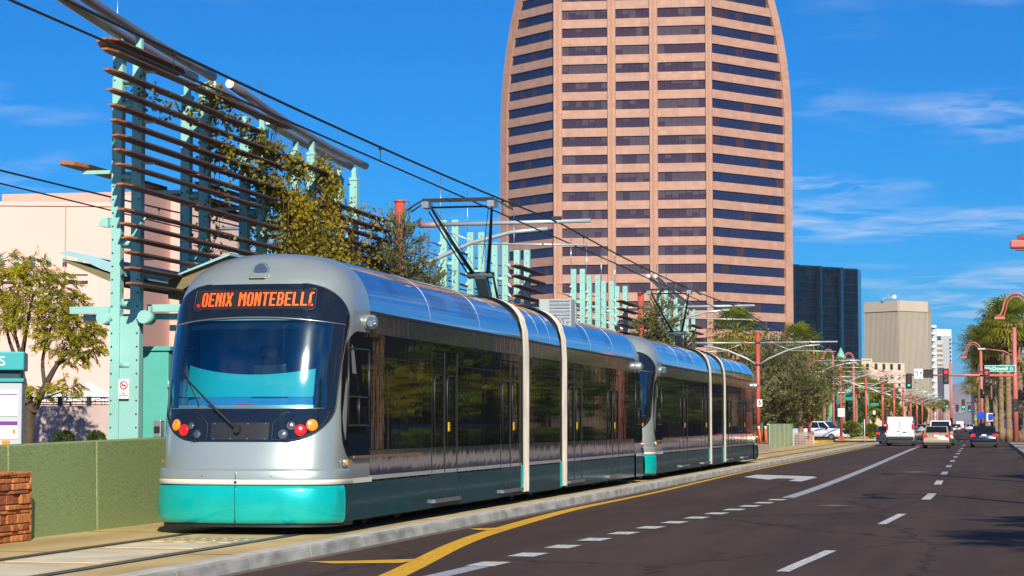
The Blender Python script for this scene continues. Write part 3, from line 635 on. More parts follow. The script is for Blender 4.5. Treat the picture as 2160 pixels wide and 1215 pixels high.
_p = {'O': '.####. ##..## ##..## ##..## ##..## ##..## ##..## ##..## .####.', 'E': '###### ##.... ##.... ##.... #####. ##.... ##.... ##.... ######',
      'N': '##..## ###.## ###.## ###### ##.### ##.### ##..## ##..## ##..##', 'I': '## ## ## ## ## ## ## ## ##', 'X': '##..## ##..## .####. .####. ..##.. .####. .####. ##..## ##..##',
      'M': '##...## ###.### ####### ##.#.## ##.#.## ##...## ##...## ##...## ##...##', 'T': '###### ..##.. ..##.. ..##.. ..##.. ..##.. ..##.. ..##.. ..##..',
      'B': '#####. ##..## ##..## ##..## #####. ##..## ##..## ##..## #####.', 'L': '##.... ##.... ##.... ##.... ##.... ##.... ##.... ##.... ######',
      'C': '.##### ##.... ##.... ##.... ##.... ##.... ##.... ##.... .#####', ' ': '....'}
PIX = {k: v.split(' ') for k, v in _p.items()}
t1 = tram('leading silver and turquoise tram car with orange lettered sign over its dark windscreen')
t1.location = (TRK, 27.0, 0)
t2 = dup(t1, (TRK, 27.0 + 28.1, 0), 0, 'second silver tram car coupled behind the leading car, beside the numbered red pole')
# ================================================================ STATION: louvre screens, canopy, kiosk, wall, ticket machine
PXA, PXB = -13.85, -13.50      # the two rows of posts
LOUV = WOOD
def post_mesh(mb, x, y, z0, z1, wx=0.17, wy=0.16):
    # H-shaped riveted post: two flanges and a web
    mb.bb(x - wx / 2, x + wx / 2, y - wy / 2, y - wy / 2 + 0.022, z0, z1).bb(x - wx / 2, x + wx / 2, y + wy / 2 - 0.022, y + wy / 2, z0, z1)
    mb.bb(x - 0.05, x + 0.05, y - wy / 2 + 0.022, y + wy / 2 - 0.022, z0, z1 - 0.003)
    mb.bb(x + wx / 2 - 0.014, x + wx / 2, y - wy / 2 + 0.022, y + wy / 2 - 0.022, z0, z1 - 0.006)
    return mb
def rivets(x, y, z0, z1, st=0.22):
    mb = MB(); z = z0
    while z < z1: mb.disc((x, y, z), (0, -1, 0), 0.016, 6, th=0.006); z += st
    return mb
def louvre(mb, x, y0, y1, z, wd=0.21, th=0.030, tilt=28, dx=0.0):
    # one tilted board with a lighter raked front end; material 1 is the sawn end
    c, s = math.cos(R(tilt)), math.sin(R(tilt)); e = 0.30
    prof = [(-wd / 2, -th / 2), (wd / 2, -th / 2), (wd / 2, th / 2), (-wd / 2, th / 2)]
    def P(p, y, k=0): return (x + dx + p[0] * c - p[1] * s, y, z + p[0] * s * 1 + p[1] * c)
    a = [P((p[0] * 0.5, p[1]), y0) for p in prof]; b = [P(p, y0 + e) for p in prof]; d = [P(p, y1 - e) for p in prof]; f = [P((p[0] * 0.5, p[1]), y1) for p in prof]
    o = a + b + d + f
    mb.add(o, [(0, 1, 2, 3)[::-1]], 1)
    n0 = len(mb.v) - len(o)
    for k in range(3):
        for j in range(4):
            mb.f.append((n0 + k * 4 + j, n0 + k * 4 + (j + 1) % 4, n0 + k * 4 + 4 + (j + 1) % 4, n0 + k * 4 + 4 + j)); mb.m.append(1 if k == 0 else 0); mb.s.append(False)
    mb.f.append((n0 + 12, n0 + 13, n0 + 14, n0 + 15)); mb.m.append(0); mb.s.append(False)
    return mb
# ---- the tall near screen
S1 = thing('louvre_screen', 'tall near timber louvre screen on teal posts, overgrown by a vine, behind the leading tram', 'louvre screen', (-13.7, 37.5, 0.4), 'station louvre screens')
PY_ = [31.95, 34.97, 38.0, 41.05, 44.05]
PT = [8.0, 7.72, 7.55, 7.46, 7.27]
for y_, zt in zip(PY_, PT):
    for x in (PXA, PXB):
        p = post_mesh(MB(), x, y_, 0.42, zt - 0.2).build('post', STEEL_TEAL, S1)
        for dx in (-0.055, 0.055): rivets(x + dx * 0.0 + (-0.05 if x == PXA else 0.045), y_ - 0.08, 0.7, zt - 0.4).build('rivets', DARK_STEEL, p, kind='stuff') if dx < 0 else None
        MB().bb(x - 0.05, x + 0.05, y_ - 0.05, y_ + 0.05, zt - 0.2, zt + 0.03).bb(x - 0.09, x + 0.09, y_ - 0.10, y_ + 0.10, zt - 0.26, zt - 0.2).build('post_cap', STEEL_TEAL, p)
    for z in (2.6, 3.6, 4.6, 5.7, 6.9, 7.3):
        if z < zt - 0.4: MB().tube([(PXA + 0.08, y_ - 0.03, z), (PXB - 0.08, y_ - 0.03, z)], 0.05, 8).bb(PXA + 0.08, PXB - 0.08, y_ + 0.01, y_ + 0.03, z - 0.09, z + 0.09).build('spacer', STEEL_TEAL, S1)
# cladding between the two first posts low down
MB().bb(PXA + 0.086, PXB - 0.086, 31.90, 31.99, 0.42, 3.4).build('post_cover', STEEL_TEAL, S1)
pk = M('grey brown steel pipe', (0.26, 0.225, 0.21), 0.35, metal=0.5, var=0.1, scale=3)
pe = M('pale pipe end plate', (0.62, 0.60, 0.58), 0.5)
def pipe(x, y0, z0, y1, z1, par, r=0.085):
    n = 10; o = MB().tube([(x, y0 + (y1 - y0) * i / n, z0 + (z1 - z0) * i / n - 0.10 * math.sin(math.pi * i / n)) for i in range(n + 1)], r, 14).build('top_pipe', pk, par)
    MB().disc((x, y0 - 0.004, z0), (0, -1, 0), r * 1.02, 14, th=0.02).build('pipe_end', pe, o); return o
for x in (PXA, PXB):
    pipe(x, 26.2, 8.62, 35.3, 7.90, S1); pipe(x, 36.2, 7.92, 44.9, 7.44, S1)
XL = -13.22
lz = [7.46, 7.15, 6.86, 6.63, 6.40, 6.17, 5.95, 5.73, 5.42, 5.03, 4.81, 4.59, 4.37, 4.12, 3.88]
for i, z in enumerate(lz):
    ya = 30.0 + i * 0.068 + (0.0 if i > 1 else -0.08)
    segs = [(ya, 35.6 if i % 2 else 34.2), (34.7 if i % 2 else 33.4, 38.8)]
    if i in (2, 5, 9, 12): segs.append((38.2, 42.0))
    if i in (1, 4, 7, 10, 13): segs[1] = (segs[1][0], 37.2)
    for k, (a, b) in enumerate(segs):
        louvre(MB(), XL + 0.004 * k, a, b, z - 0.02 * k, tilt=2 + rnd.uniform(-3, 3)).build('louvre', [LOUV, WOOD_END], S1)
    if i % 3 == 0:
        for y_ in PY_[:3]: MB().bb(PXB + 0.08, XL, y_ - 0.03, y_ + 0.03, z - 0.05, z + 0.03).build('louvre_bracket', pe, S1)
louvre(MB(), XL - 0.05, 29.9, 33.2, 7.60, wd=0.34, tilt=16).build('top_flap', [LOUV, WOOD_END], S1)
for i, z in enumerate([6.35, 6.12, 5.90, 5.66, 5.40, 5.14]):
    louvre(MB(), XL, 41.0 - 0.06 * i, 45.9, z - 0.1, tilt=3).build('louvre', [LOUV, WOOD_END], S1)
for i, z in enumerate([6.3, 6.05, 5.8]):
    louvre(MB(), PXA - 0.28, 36.2, 40.6, z - 0.2, tilt=-3).build('louvre', [LOUV, WOOD_END], S1)
for a, b, z in ((31.6, 35.6, 5.92), (35.2, 39.2, 5.88), (38.8, 43.0, 5.84)):
    louvre(MB(), PXA - 0.75, a, b, z, wd=0.5, th=0.06, tilt=-6).build('outer_fin', [LOUV, WOOD_END], S1)
for y_ in PY_[:4]: MB().bb(PXA - 0.62, PXA - 0.08, y_ - 0.03, y_ + 0.03, 5.76, 5.82).build('fin_bracket', STEEL_TEAL, S1)
for x, y_, z in ((PXA, 31.95, 9.0), (PXB, 38.0, 8.3), (PXA, 44.05, 8.1)): MB().tube([(x - 0.05, y_, z - 1.3), (x - 0.05, y_, z)], 0.008, 4).build('lightning_rod', CHROME, S1)
# signs and fittings on the first post
SIGNW = M('white sign face', (0.80, 0.80, 0.78), 0.4); SIGNR = M('red sign print', (0.70, 0.02, 0.02), 0.5); INK = M('black print', (0.02, 0.02, 0.02), 0.6)
ns = thing('no_smoking_sign', 'small white no smoking sign with red ring on the first teal post', 'sign', (-13.66, 31.85, 2.2))
MB().bb(-13.75, -13.57, 31.835, 31.85, 2.05, 2.37).build('sign_plate', SIGNW, ns)
ring = [(-13.66 + 0.062 * math.cos(R(20 * k)), 31.832, 2.27 + 0.062 * math.sin(R(20 * k))) for k in range(19)]
MB().tube(ring, 0.009, 5, caps=False).tube([(-13.66 - 0.045, 31.832, 2.27 + 0.045), (-13.66 + 0.045, 31.832, 2.27 - 0.045)], 0.008, 5).build('ring', SIGNR, ns)
MB().bb(-13.70, -13.625, 31.829, 31.834, 2.262, 2.278).build('cigarette', INK, ns)
def text(s, size, mat, parent, loc, rot, name='lettering', ext=0.002, align='CENTER', sx_=1.0, off=0.0):
    c = bpy.data.curves.new('txt', 'FONT'); c.body = s; c.size = size; c.extrude = ext; c.align_x = align; c.align_y = 'CENTER'; c.resolution_u = 3; c.offset = off
    o = bpy.data.objects.new('txt', c); COL.objects.link(o); dg = bpy.context.evaluated_depsgraph_get(); dg.update()
    me = bpy.data.meshes.new_from_object(o.evaluated_get(dg)); bpy.data.objects.remove(o); me.materials.clear(); me.materials.append(mat)
    q = inst(name, me, parent, loc, rot, (sx_, 1, 1)); return q
text('NO\nSMOKING', 0.036, INK, ns, (-13.66, 31.832, 2.12), (R(90), 0, 0))
for x in (-14.0, -13.28):
    fl_ = thing('floodlight', 'pale teal floodlight under the canopy beam, %s of the first post' % ('left' if x < -13.6 else 'right'), 'light', (x, 31.9, 3.35), 'floodlights on the first post')
    MB().tube([(x - 0.02, 31.75, 3.38), (x, 32.0, 3.36)], 0.11, 14).build('housing', STEEL_TEAL, fl_); MB().bb(x - 0.02, x + 0.02, 31.95, 32.05, 3.4, 3.56).build('bracket', STEEL_TEAL, fl_)
# canopy: beam, aerofoil roof
CAN = thing('platform_canopy', 'pale teal platform canopy with swept aerofoil roof behind the first posts', 'canopy', (-13.7, 36, 3.4))
WINGT = M('pale blue wing skin', (0.33, 0.52, 0.56), 0.4, var=0.05); UNDER = M('olive brown soffit', (0.20, 0.155, 0.075), 0.8, var=0.1)
MB().bb(-14.75, -13.96, 32.1, 32.2, 3.46, 3.58).build('beam', STEEL_TEAL, CAN); MB().bb(-13.38, -12.75, 32.1, 32.2, 3.48, 3.60).build('beam', STEEL_TEAL, CAN)
air = [(-15.1, 4.50), (-14.9, 4.53), (-14.5, 4.44), (-13.95, 4.24), (-13.95, 4.10), (-14.3, 4.22), (-14.7, 4.40)]
MB().ext(air, lambda p, t: (p[0], t, p[1]), 32.3, 46, sm=True).build('wing', WINGT, CAN)
MB().ext([(-13.9, 4.06), (-15.0, 4.40), (-15.0, 4.36), (-13.9, 3.90)], lambda p, t: (p[0], t, p[1]), 32.35, 46).build('soffit', UNDER, CAN)
MB().ext([(-13.38, 4.05), (-12.3, 4.45), (-12.3, 4.38), (-13.38, 3.75)], lambda p, t: (p[0], t, p[1]), 33.0, 46).build('soffit', UNDER, CAN)
MB().ext([(-13.38, 4.08), (-12.25, 4.50), (-12.25, 4.455), (-13.38, 4.055)], lambda p, t: (p[0], t, p[1]), 32.9, 46).build('wing', WINGT, CAN)
for y_ in (32.2, 36, 40, 44): MB().bb(-14.6, -12.6, y_ + 0.1, y_ + 0.2, 3.35, 3.46).build('cross_beam', STEEL_TEAL, CAN)
MB().bb(-13.35, -12.5, 34.0, 34.1, 2.95, 3.06).build('fascia', M('salmon fascia', (0.55, 0.25, 0.17), 0.7), CAN)
lb = thing('bracket_lamp', 'pale teal wedge-shaped lamp sticking out left of the first post top half', 'light', (-14.0, 31.9, 4.9))
MB().ext([(-14.12, 4.88), (-13.94, 4.86), (-13.94, 5.02), (-14.06, 5.0)], lambda p, t: (p[0], t, p[1]), 31.75, 32.0).build('lamp_body', STEEL_TEAL, lb); MB().bb(-13.98, -13.93, 31.85, 31.95, 4.9, 5.0).build('arm', STEEL_TEAL, lb)
# kiosk behind the post
K = thing('equipment_kiosk', 'turquoise steel equipment kiosk standing behind the first teal post', 'kiosk', (-13.2, 33.0, 0.42))
KT = M('turquoise kiosk paint', (0.10, 0.42, 0.35), 0.45, var=0.06)
MB().bb(-14.02, -13.2, 32.6, 33.6, 0.42, 2.85).build('cabinet', KT, K, bev=0.012)
MB().bb(-14.06, -13.16, 32.56, 33.64, 2.852, 2.93).build('roof', KT, K, bev=0.01)
MB().bb(-13.17, -12.82, 33.0, 34.4, 0.42, 2.80).build('side_panel', M('dark kiosk glass', (0.012, 0.03, 0.03), 0.2), K)
for z in (0.9, 1.6, 2.3): MB().tube([(-13.19, 32.585, z - 0.06), (-13.19, 32.585, z + 0.06)], 0.018, 6).build('hinge', STEEL_TEAL, K)
MB().bb(-14.0, -13.98, 32.575, 32.6, 1.15, 1.45).build('lock', BLACK, K)
hb = thing('phone_box', 'small grey call box fixed to the side of the kiosk', 'call box', (-13.3, 32.5, 1.4))
MB().bb(-13.37, -13.24, 32.40, 32.58, 1.42, 1.70).build('housing', GREY_STEEL, hb, bev=0.01); MB().bb(-13.35, -13.26, 32.37, 32.40, 1.5, 1.6).build('handset', BLACK, hb)
# ---- green wall by the ramp
GW = M('green pebble-dash concrete', (0.175, 0.26, 0.095), 0.92, var=0.30, scale=60, bump=0.008, bscale=70, detail=3, var2=(0.35, 0.43, 0.17))
GWALL = thing('parapet_wall', 'green pebble-dash parapet wall in panels beside the track at left', 'wall', (-12.45, 26, TZ))
yy = [16.8, 19.55, 22.32, 25.08, 27.86, 30.55]
for a, b in zip(yy, yy[1:]):
    za, zb_ = 1.365 + (a - 25) * 0.012, 1.365 + (b - 25) * 0.012; e = 0.008; x0, x1 = -12.62, -12.36
    MB().add([(x0, a + e, 0.08), (x1 + .03, a + e, 0.08), (x1 + .03, b - e, 0.08), (x0, b - e, 0.08), (x0, a + e, za), (x1, a + e, za), (x1, b - e, zb_), (x0, b - e, zb_)],
             [(0, 3, 2, 1), (4, 5, 6, 7), (0, 1, 5, 4), (1, 2, 6, 5), (2, 3, 7, 6), (3, 0, 4, 7)]).build('wall_panel', GW, GWALL, bev=0.02)
MB().bb(-12.58, -12.40, 16.8, 30.5, 0.08, 1.22).build('wall_core', M('wall joint filler', (0.10, 0.11, 0.07), 0.95), GWALL)
# ---- sandstone pillar, stone by stone
ST = [M('red sandstone %d' % i, c, 0.92, var=0.3, scale=5, bump=0.02, bscale=14, detail=8) for i, c in enumerate([(0.42, 0.125, 0.035), (0.52, 0.18, 0.05), (0.30, 0.085, 0.03)])]
SP = thing('stone_pillar', 'rough red sandstone pillar leaning on the green wall at lower left', 'pillar', (-12.2, 24.6, TZ))
MB().bb(-12.40, -12.12, 22.6, 25.2, TZ, 0.98).build('core', ST[2], SP)
z = TZ + 0.002; r2 = random.Random(5)
while z < 0.97:
    h = min(r2.choice((0.05, 0.07, 0.09, 0.13)), 1.0 - z); y = 22.6
    while y < 25.2:
        ln = r2.uniform(0.12, 0.42); y2 = min(25.22 - (z - TZ) * 0.08, y + ln); 
        if y2 - y > 0.03: MB().bb(-12.13, -12.085 + r2.uniform(-0.02, 0.03), y + 0.006, y2 - 0.006, z + 0.005, z + h - 0.005).build('stone', r2.choice(ST), SP, bev=0.012)
        y = y2 if y2 > y else 99
    z += h
MB().bb(-12.42, -12.07, 22.55, 25.2, 0.985, 1.03).build('coping', ST[1], SP, bev=0.015)
for k in range(8): MB().bb(-12.40, -12.09, 25.205, 25.25, TZ + 0.105 * k, TZ + 0.105 * k + 0.098).build('stone', ST[k % 2], SP, bev=0.01)
# ---- ticket machine
TMX, TMY = at(47, 800, 31.2).x - 0.593, at(47, 800, 31.2).y - 0.24
TM = thing('ticket_machine', 'blue and grey ticket machine with turquoise header at the left edge', 'ticket machine', (TMX, TMY, 0.42))
Mb = M('bright blue panel', (0.01, 0.36, 0.52), 0.35); Mg = M('pale grey machine', (0.46, 0.48, 0.49), 0.4); Mh = M('turquoise header', (0.03, 0.36, 0.37), 0.4)
x0, x1 = TMX - 1.0, TMX + 0.64
MB().bb(x0, x1, TMY, TMY + 0.7, 0.3, 2.27).build('body', Mg, TM, bev=0.015)
MB().bb(x0 - 0.03, x1 + 0.03, TMY - 0.06, TMY + 0.76, 2.44, 2.72).build('header', Mh, TM, bev=0.02); MB().bb(x0 - .02, x1 + 0.02, TMY - 0.04, TMY + 0.7, 2.27, 2.32).build('header_trim', Mh, TM)
MB().bb(x0 + 0.03, x1 - 0.03, TMY + 0.04, TMY + 0.7, 2.32, 2.44).build('header_gap', M('dark gap', (0.01, 0.04, 0.05), 0.6), TM)
text('PASSES', 0.20, SIGNW, TM, (x1 - 0.24, TMY - 0.065, 2.57), (R(90), 0, 0), align='RIGHT', name='header_lettering', sx_=1.15)
MB().bb(x0 + 0.1, x1 - 0.40, TMY - 0.012, TMY, 0.5, 1.68).build('front_panel', Mb, TM, bev=0.004)
for a, b in ((x1 - 0.36, x1 - 0.06), (x1 - 0.72, x1 - 0.40)): 
    nb = MB().bb(a, b, TMY - 0.014, TMY, 1.76, 2.14).build('notice', SIGNW, TM); MB().bb(a + 0.01, b - 0.01, TMY - 0.018, TMY - 0.014, 2.07, 2.085).build('notice_heading', M('purple print', (0.16, 0.02, 0.22), 0.5), nb)
    for k in range(6): MB().bb(a + 0.02, b - 0.03, TMY - 0.017, TMY - 0.014, 1.82 + 0.036 * k, 1.828 + 0.036 * k).build('notice_line', M('grey green print', (0.42, 0.55, 0.42), 0.6) if k == 0 else bpy.data.materials['grey green print'], nb)
nb = MB().bb(x1 - 0.36, x1 - 0.06, TMY - 0.014, TMY, 1.42, 1.68).build('notice', SIGNW, TM); MB().bb(x1 - 0.36, x1 - 0.06, TMY - 0.018, TMY - 0.014, 1.62, 1.68).build('notice_heading', bpy.data.materials['purple print'], nb)
Mo = M('orange card slot', (0.75, 0.24, 0.01), 0.4)
MB().bb(x1 - 0.13, x1 - 0.09, TMY - 0.019, TMY - 0.014, 1.50, 1.56).build('notice_print', Mo, nb)
MB().bb(x1 - 0.28, x1 - 0.17, TMY - 0.03, TMY, 1.24, 1.40).build('card_slot', Mo, TM, bev=0.01)
MB().bb(x1 - 0.34, x1 - 0.07, TMY - 0.10, TMY, 0.86, 1.06).bb(x1 - 0.31, x1 - 0.10, TMY - 0.104, TMY - 0.10, 0.92, 1.02).build('ticket_tray', CHROME, TM, bev=0.015)
rd = MB().disc((x1 - 0.58, TMY - 0.012, 1.6), (0, -1, 0), 0.06, 16, th=0.01).build('logo_disc', Mo, TM)
MB().bb(x1 - 0.72, x1 - 0.50, TMY - 0.02, TMY - 0.012, 1.56, 1.64).build('logo_band', bpy.data.materials['purple print'], TM)
TM.rotation_euler = (0, 0, R(22))      # turned towards the ramp
# ---- further screens along the platform
def small_screen(ybase, tops, label, pipe_=False):
    S = thing('louvre_screen', label, 'louvre screen', (-13.85, ybase, 0.42), 'station louvre screens')
    ys = [ybase + 3.0 * k for k in range(len(tops))]
    for y_, zt in zip(ys, tops):
        for x in (-14.0, -13.68):
            p = post_mesh(MB(), x, y_, 0.42, zt, 0.18).build('post', STEEL_TEAL, S)
            rivets(x, y_ - 0.08, 3.6, zt - 0.1, 0.3).build('rivets', DARK_STEEL, p, kind='stuff')
        for z in (4.6, 5.9): MB().tube([(-13.92, y_ - 0.05, z), (-13.76, y_ - 0.05, z)], 0.06, 8).build('spacer', STEEL_TEAL, S)
        MB().tube([(-14.1, y_, zt - 0.5), (-14.1, y_, zt + 1.2)], 0.012, 4).build('lightning_rod', CHROME, S)
    for i in range(7):
        z = 6.45 - 0.30 * i
        louvre(MB(), -14.22, ys[0] - 1.3 + 0.05 * i, ys[1] + 0.3, z, wd=0.34, tilt=-18).build('louvre', [LOUV, WOOD_END], S); louvre(MB(), -14.22, ys[1] - 0.2, ys[2] + 1.4, z - 0.03, wd=0.34, tilt=-18).build('louvre', [LOUV, WOOD_END], S)
        for y_ in ys[:2]: MB().ext([(-14.18, z - 0.08), (-14.05, z - 0.02), (-14.05, z + 0.06), (-14.1, z + 0.04)], lambda p, t: (p[0], t, p[1]), y_ - 0.14, y_ - 0.1).build('louvre_bracket', pe, S)
    for i in range(6):
        z = 6.30 - 0.29 * i
        louvre(MB(), -13.42, ys[2] - 0.2 + 0.04 * i, ys[3] + 1.3, z, wd=0.26, tilt=8).build('louvre', [LOUV, WOOD_END], S)
        MB().ext([(-13.46, z - 0.08), (-13.59, z - 0.02), (-13.59, z + 0.06), (-13.54, z + 0.04)], lambda p, t: (p[0], t, p[1]), ys[2] - 0.14, ys[2] - 0.1).build('louvre_bracket', pe, S)
    if pipe_:
        for x in (-14.0, -13.68): pipe(x, ys[0] - 3, tops[0] + 0.45, ys[-1] + 0.5, tops[-1] + 0.12, S, 0.09)
    return S
small_screen(53.9, [7.08, 7.02, 6.98, 7.0], 'timber louvre screen on teal posts just behind the near pantograph')
small_screen(72.1, [7.08, 7.06, 7.05, 7.05], 'timber louvre screen on teal posts between the two pantographs, in front of the pink tower')
small_screen(92.0, [7.55, 7.4, 7.3, 7.2], 'far timber louvre screen with top pipes behind the second pantograph', True)
vb = thing('vent_cabinet', 'white louvred cabinet showing above the middle of the leading tram roof', 'cabinet', (-12.9, 44.6, 0.42))
p0 = at(1137, 668, 46); zt = at(1137, 631, 46).z
vx = p0.x; MB().bb(vx, vx + 0.72, p0.y, p0.y + 0.5, 3.6, zt).build('housing', M('white cabinet paint', (0.42, 0.46, 0.46), 0.5), vb, bev=0.01)
for k in range(9): MB().bb(vx + 0.24, vx + 0.70, p0.y - 0.02, p0.y - 0.001, zt - 0.06 - 0.075 * k, zt - 0.02 - 0.075 * k).build('slat', GREY_STEEL, vb)
for sx_ in (0.05, 0.6): MB().bb(vx + sx_, vx + sx_ + 0.08, p0.y + 0.2, p0.y + 0.3, 0.42, 3.6).build('leg', GREY_STEEL, vb)
# ================================================================ OVERHEAD LINE
ARMG = M('pale grey insulator steel', (0.52, 0.56, 0.56), 0.35, metal=0.4)
def messenger_z(y):
    k = ((y - 12.0) / 37.0) % 1.0; return 6.50 - 0.17 * 4 * k * (1 - k)
poles = []
def cat_pole(y, x=-13.85, h=7.05, label='', both=True, r=0.13, arm=True):
    T = thing('catenary_pole', label, 'pole', (x, y, 0.1), 'red catenary poles')
    MB().tube([(x, y, 0.1), (x, y, h)], r, 14).build('mast', RED_POLE, T); MB().disc((x, y, h), (0, 0, 1), r * 1.15, 14, th=0.05).build('cap', RED_POLE, T)
    MB().bb(x - 0.3, x + 0.3, y - 0.3, y + 0.3, 0.1, 0.45).build('base', RED_POLE, T, bev=0.04)
    for z in (6.47, 5.15): MB().disc((x, y, z - 0.05), (0, 0, 1), r * 1.12, 14, th=0.1).build('clamp', DARK_STEEL, T)
    for s in ((1, -1) if both else (1,)):
        xe = x + s * 4.75; a = MB().tube([(x + s * r, y, 6.47), (x + s * 1.0, y, 6.48)], 0.035, 8).tube([(x + s * 0.95, y, 6.48), (xe, y, 6.50)], 0.05, 8).build('cantilever', ARMG, T)
        MB().tube([(x + s * 0.5, y, 6.475), (x + s * 1.0, y, 6.48)], 0.07, 8).build('insulator', M('pink brown insulator', (0.40, 0.22, 0.19), 0.4) if 'pink brown insulator' not in bpy.data.materials else bpy.data.materials['pink brown insulator'], a)
        MB().tube([(x + s * r, y, 5.2), (x + s * 0.7, y, 5.55), (x + s * 1.8, y, 6.02), (x + s * 2.8, y, 6.26), (x + s * 3.7, y, 6.33)], 0.05, 8).build('brace', ARMG, T)
        MB().tube([(x + s * 1.7, y, 6.0), (xe - s * 0.1, y, 5.92)], 0.025, 6).build('steady_arm', ARMG, T)
        MB().tube([(x + s * 0.9, y, 6.45), (x + s * 2.0, y, 5.98)], 0.02, 6).build('tie_rod', ARMG, T)
        MB().bb(x + s * 3.92 - 0.12, x + s * 3.92 + 0.12, y - 0.04, y + 0.04, 6.5, 6.62).build('wire_clamp', DARK_STEEL, T)
    poles.append(y); return T
pl = [(49.0, 'first red overhead line pole, above the bush behind the leading tram roof', -13.85), (86.0, 'second red overhead line pole, at the tall screen near the second pantograph', -13.85),
      (125.3, 'red overhead line pole with a white number plate beside the rear tram end', -13.1), (162.9, 'red overhead line pole rising from the lattice fence by the white pickup', -13.1),
      (198.0, 'red overhead line pole carrying a square white notice board', -12.95), (220.0, 'red overhead line pole left of the white van, with a small band', -11.8)]
for y_, lb_, x_ in pl: cat_pole(y_, x_, label=lb_)
fy = 256.7; n = 0
while fy < 900:
    cat_pole(fy, -11.8, label='%s in the far row of red overhead line poles beyond the crossing' % ['first pole', 'second pole', 'third pole', 'fourth pole', 'fifth pole', 'sixth pole', 'seventh pole', 'eighth pole', 'ninth pole', 'tenth pole', 'eleventh pole', 'twelfth pole', 'thirteenth pole', 'fourteenth pole', 'fifteenth pole', 'sixteenth pole', 'seventeenth pole', 'eighteenth pole', 'nineteenth pole', 'twentieth pole', 'last pole', 'last pole'][n], r=0.16); fy += 34; n += 1
WIREY = (4, 175)
def wire(name, x, zf, y0, y1, label, group, r=0.016, n=60):
    o = MB().tube([(x, y0 + (y1 - y0) * i / n, zf(y0 + (y1 - y0) * i / n)) for i in range(n + 1)], r, 6).build(name, WIRE); tag(o, label, 'wire', group); return o
for x, sd in ((TRK, 'right'), (-17.75, 'left')):
    mw = wire('messenger_wire', x, messenger_z, *WIREY, 'upper overhead wire above the %s' % ('leading tram, from the top edge of the photo' if sd == 'right' else 'far track at left, behind the screen'), 'overhead wires', 0.020)
    cw_ = wire('contact_wire', x, lambda y: 6.10 if y < 60 else 6.08, *WIREY, 'lower overhead wire touching the %s' % ('pantographs of the trams' if sd == 'right' else 'air over the empty far track at left'), 'overhead wires', 0.016)
    y_ = 6.0
    while y_ < 172:
        z1, z0 = messenger_z(y_), 6.1
        if z1 - z0 > 0.1: MB().tube([(x, y_, z0), (x, y_, z1)], 0.007, 4).tube([(x, y_, z1 - 0.05), (x, y_, z1 + 0.02)], 0.028, 6).build('dropper', WIRE, mw)
        y_ += 9.3 if y_ < 60 else 8.7
for x in (-9.0, -15.6):
    wire('messenger_wire', x, lambda y: 6.5 - 0.15 * abs(math.sin((y - 203) / 34 * math.pi)), 175, 900, 'thin upper wire over the %s far track beyond the crossing' % ('right' if x > -10 else 'left'), 'far overhead wires', 0.022, 90)
# ================================================================ BUILDINGS
FX = Vector((_F.x, _F.y, 0)).normalized()
def pol(a, d): """ground point a metres right of and d metres ahead along the view axis"""; return Vector((0, 0, 0)) + _R * a + FX * d
def hgt(v, d): return CAM_H + (893 - v) * d / 4400
# ---- the big pink tower
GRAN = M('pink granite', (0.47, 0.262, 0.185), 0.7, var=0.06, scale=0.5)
def add_panel_joints(m, sx=1.0, sz=0.7):
    t = m.node_tree; n = t.nodes.new; l = t.links.new; b = t.nodes['Principled BSDF']; src = b.inputs['Base Color'].links[0].from_socket
    br = n('ShaderNodeTexBrick'); br.offset = 0; br.inputs['Scale'].default_value = 1; br.inputs['Mortar Size'].default_value = 0.02; br.inputs['Brick Width'].default_value = sx; br.inputs['Row Height'].default_value = sz
    br.inputs['Color1'].default_value = (0.90, 0.90, 0.90, 1); br.inputs['Color2'].default_value = (1.06, 1.06, 1.06, 1); br.inputs['Mortar'].default_value = (0.80, 0.78, 0.76, 1); br.inputs['Bias'].default_value = 0.0
    uv = n('ShaderNodeAttribute'); uv.attribute_name = 'flat'; l(uv.outputs['Vector'], br.inputs['Vector'])
    x = n('ShaderNodeMix'); x.data_type = 'RGBA'; x.blend_type = 'MULTIPLY'; x.inputs['Factor'].default_value = 1; l(src, x.inputs['A']); l(br.outputs['Color'], x.inputs['B']); l(x.outputs['Result'], b.inputs['Base Color'])
def flat_attr(o, org, ax):
    a = o.data.attributes.new('flat', 'FLOAT_VECTOR', 'POINT'); off = Vector(ORG.get(o.parent) or (0, 0, 0))
    for i, v in enumerate(o.data.vertices):
        p = v.co + off - org; a.data[i].vector = (p.dot(ax), p.z, 0)
add_panel_joints(GRAN, 1.35, 1.0)
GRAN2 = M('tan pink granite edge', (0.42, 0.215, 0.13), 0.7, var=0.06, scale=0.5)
def wglass(name, c, rough=0.06, metal=0.55): return M(name, c, rough, metal=metal, var=0.12, scale=0.2, bump=0.004, bscale=0.35, coat=0.0)
WG = [wglass('warm reflection tinted tower glass', (0.12, 0.06, 0.07)), wglass('tower glass with blind', (0.115, 0.075, 0.08), 0.2, 0.3), wglass('sky reflection tinted tower glass', (0.04, 0.05, 0.11), 0.05), M('pale window blind', (0.20, 0.14, 0.13), 0.35, coat=0.6)]  # warm and blue sky reflections are tinted into the glass colours
PB, PA_ = pol(42.2, 440), pol(9.3, 445)
dR = (_R * 0.768 + FX * 0.64); dL = (_R * -0.61 + FX * 0.79); dM = (PA_ - PB).normalized()
TW = thing('office_tower', 'huge pink granite office tower with curved top and dark ribbon windows in the middle', 'tower', tuple(pol(25, 445)))
ZTOP = 114.0
def t_out(t0, z):
    if z <= 66: return t0
    q = (z - 66) / 50.0; return max(2.0, t0 - 30 * (1 - math.sqrt(max(0, 1 - q * q))))
fl0 = hgt(9.4, 442); FH = 39.1 * 442 / 4400; WH = 2.08
floors = []
z = fl0 + 5 * FH
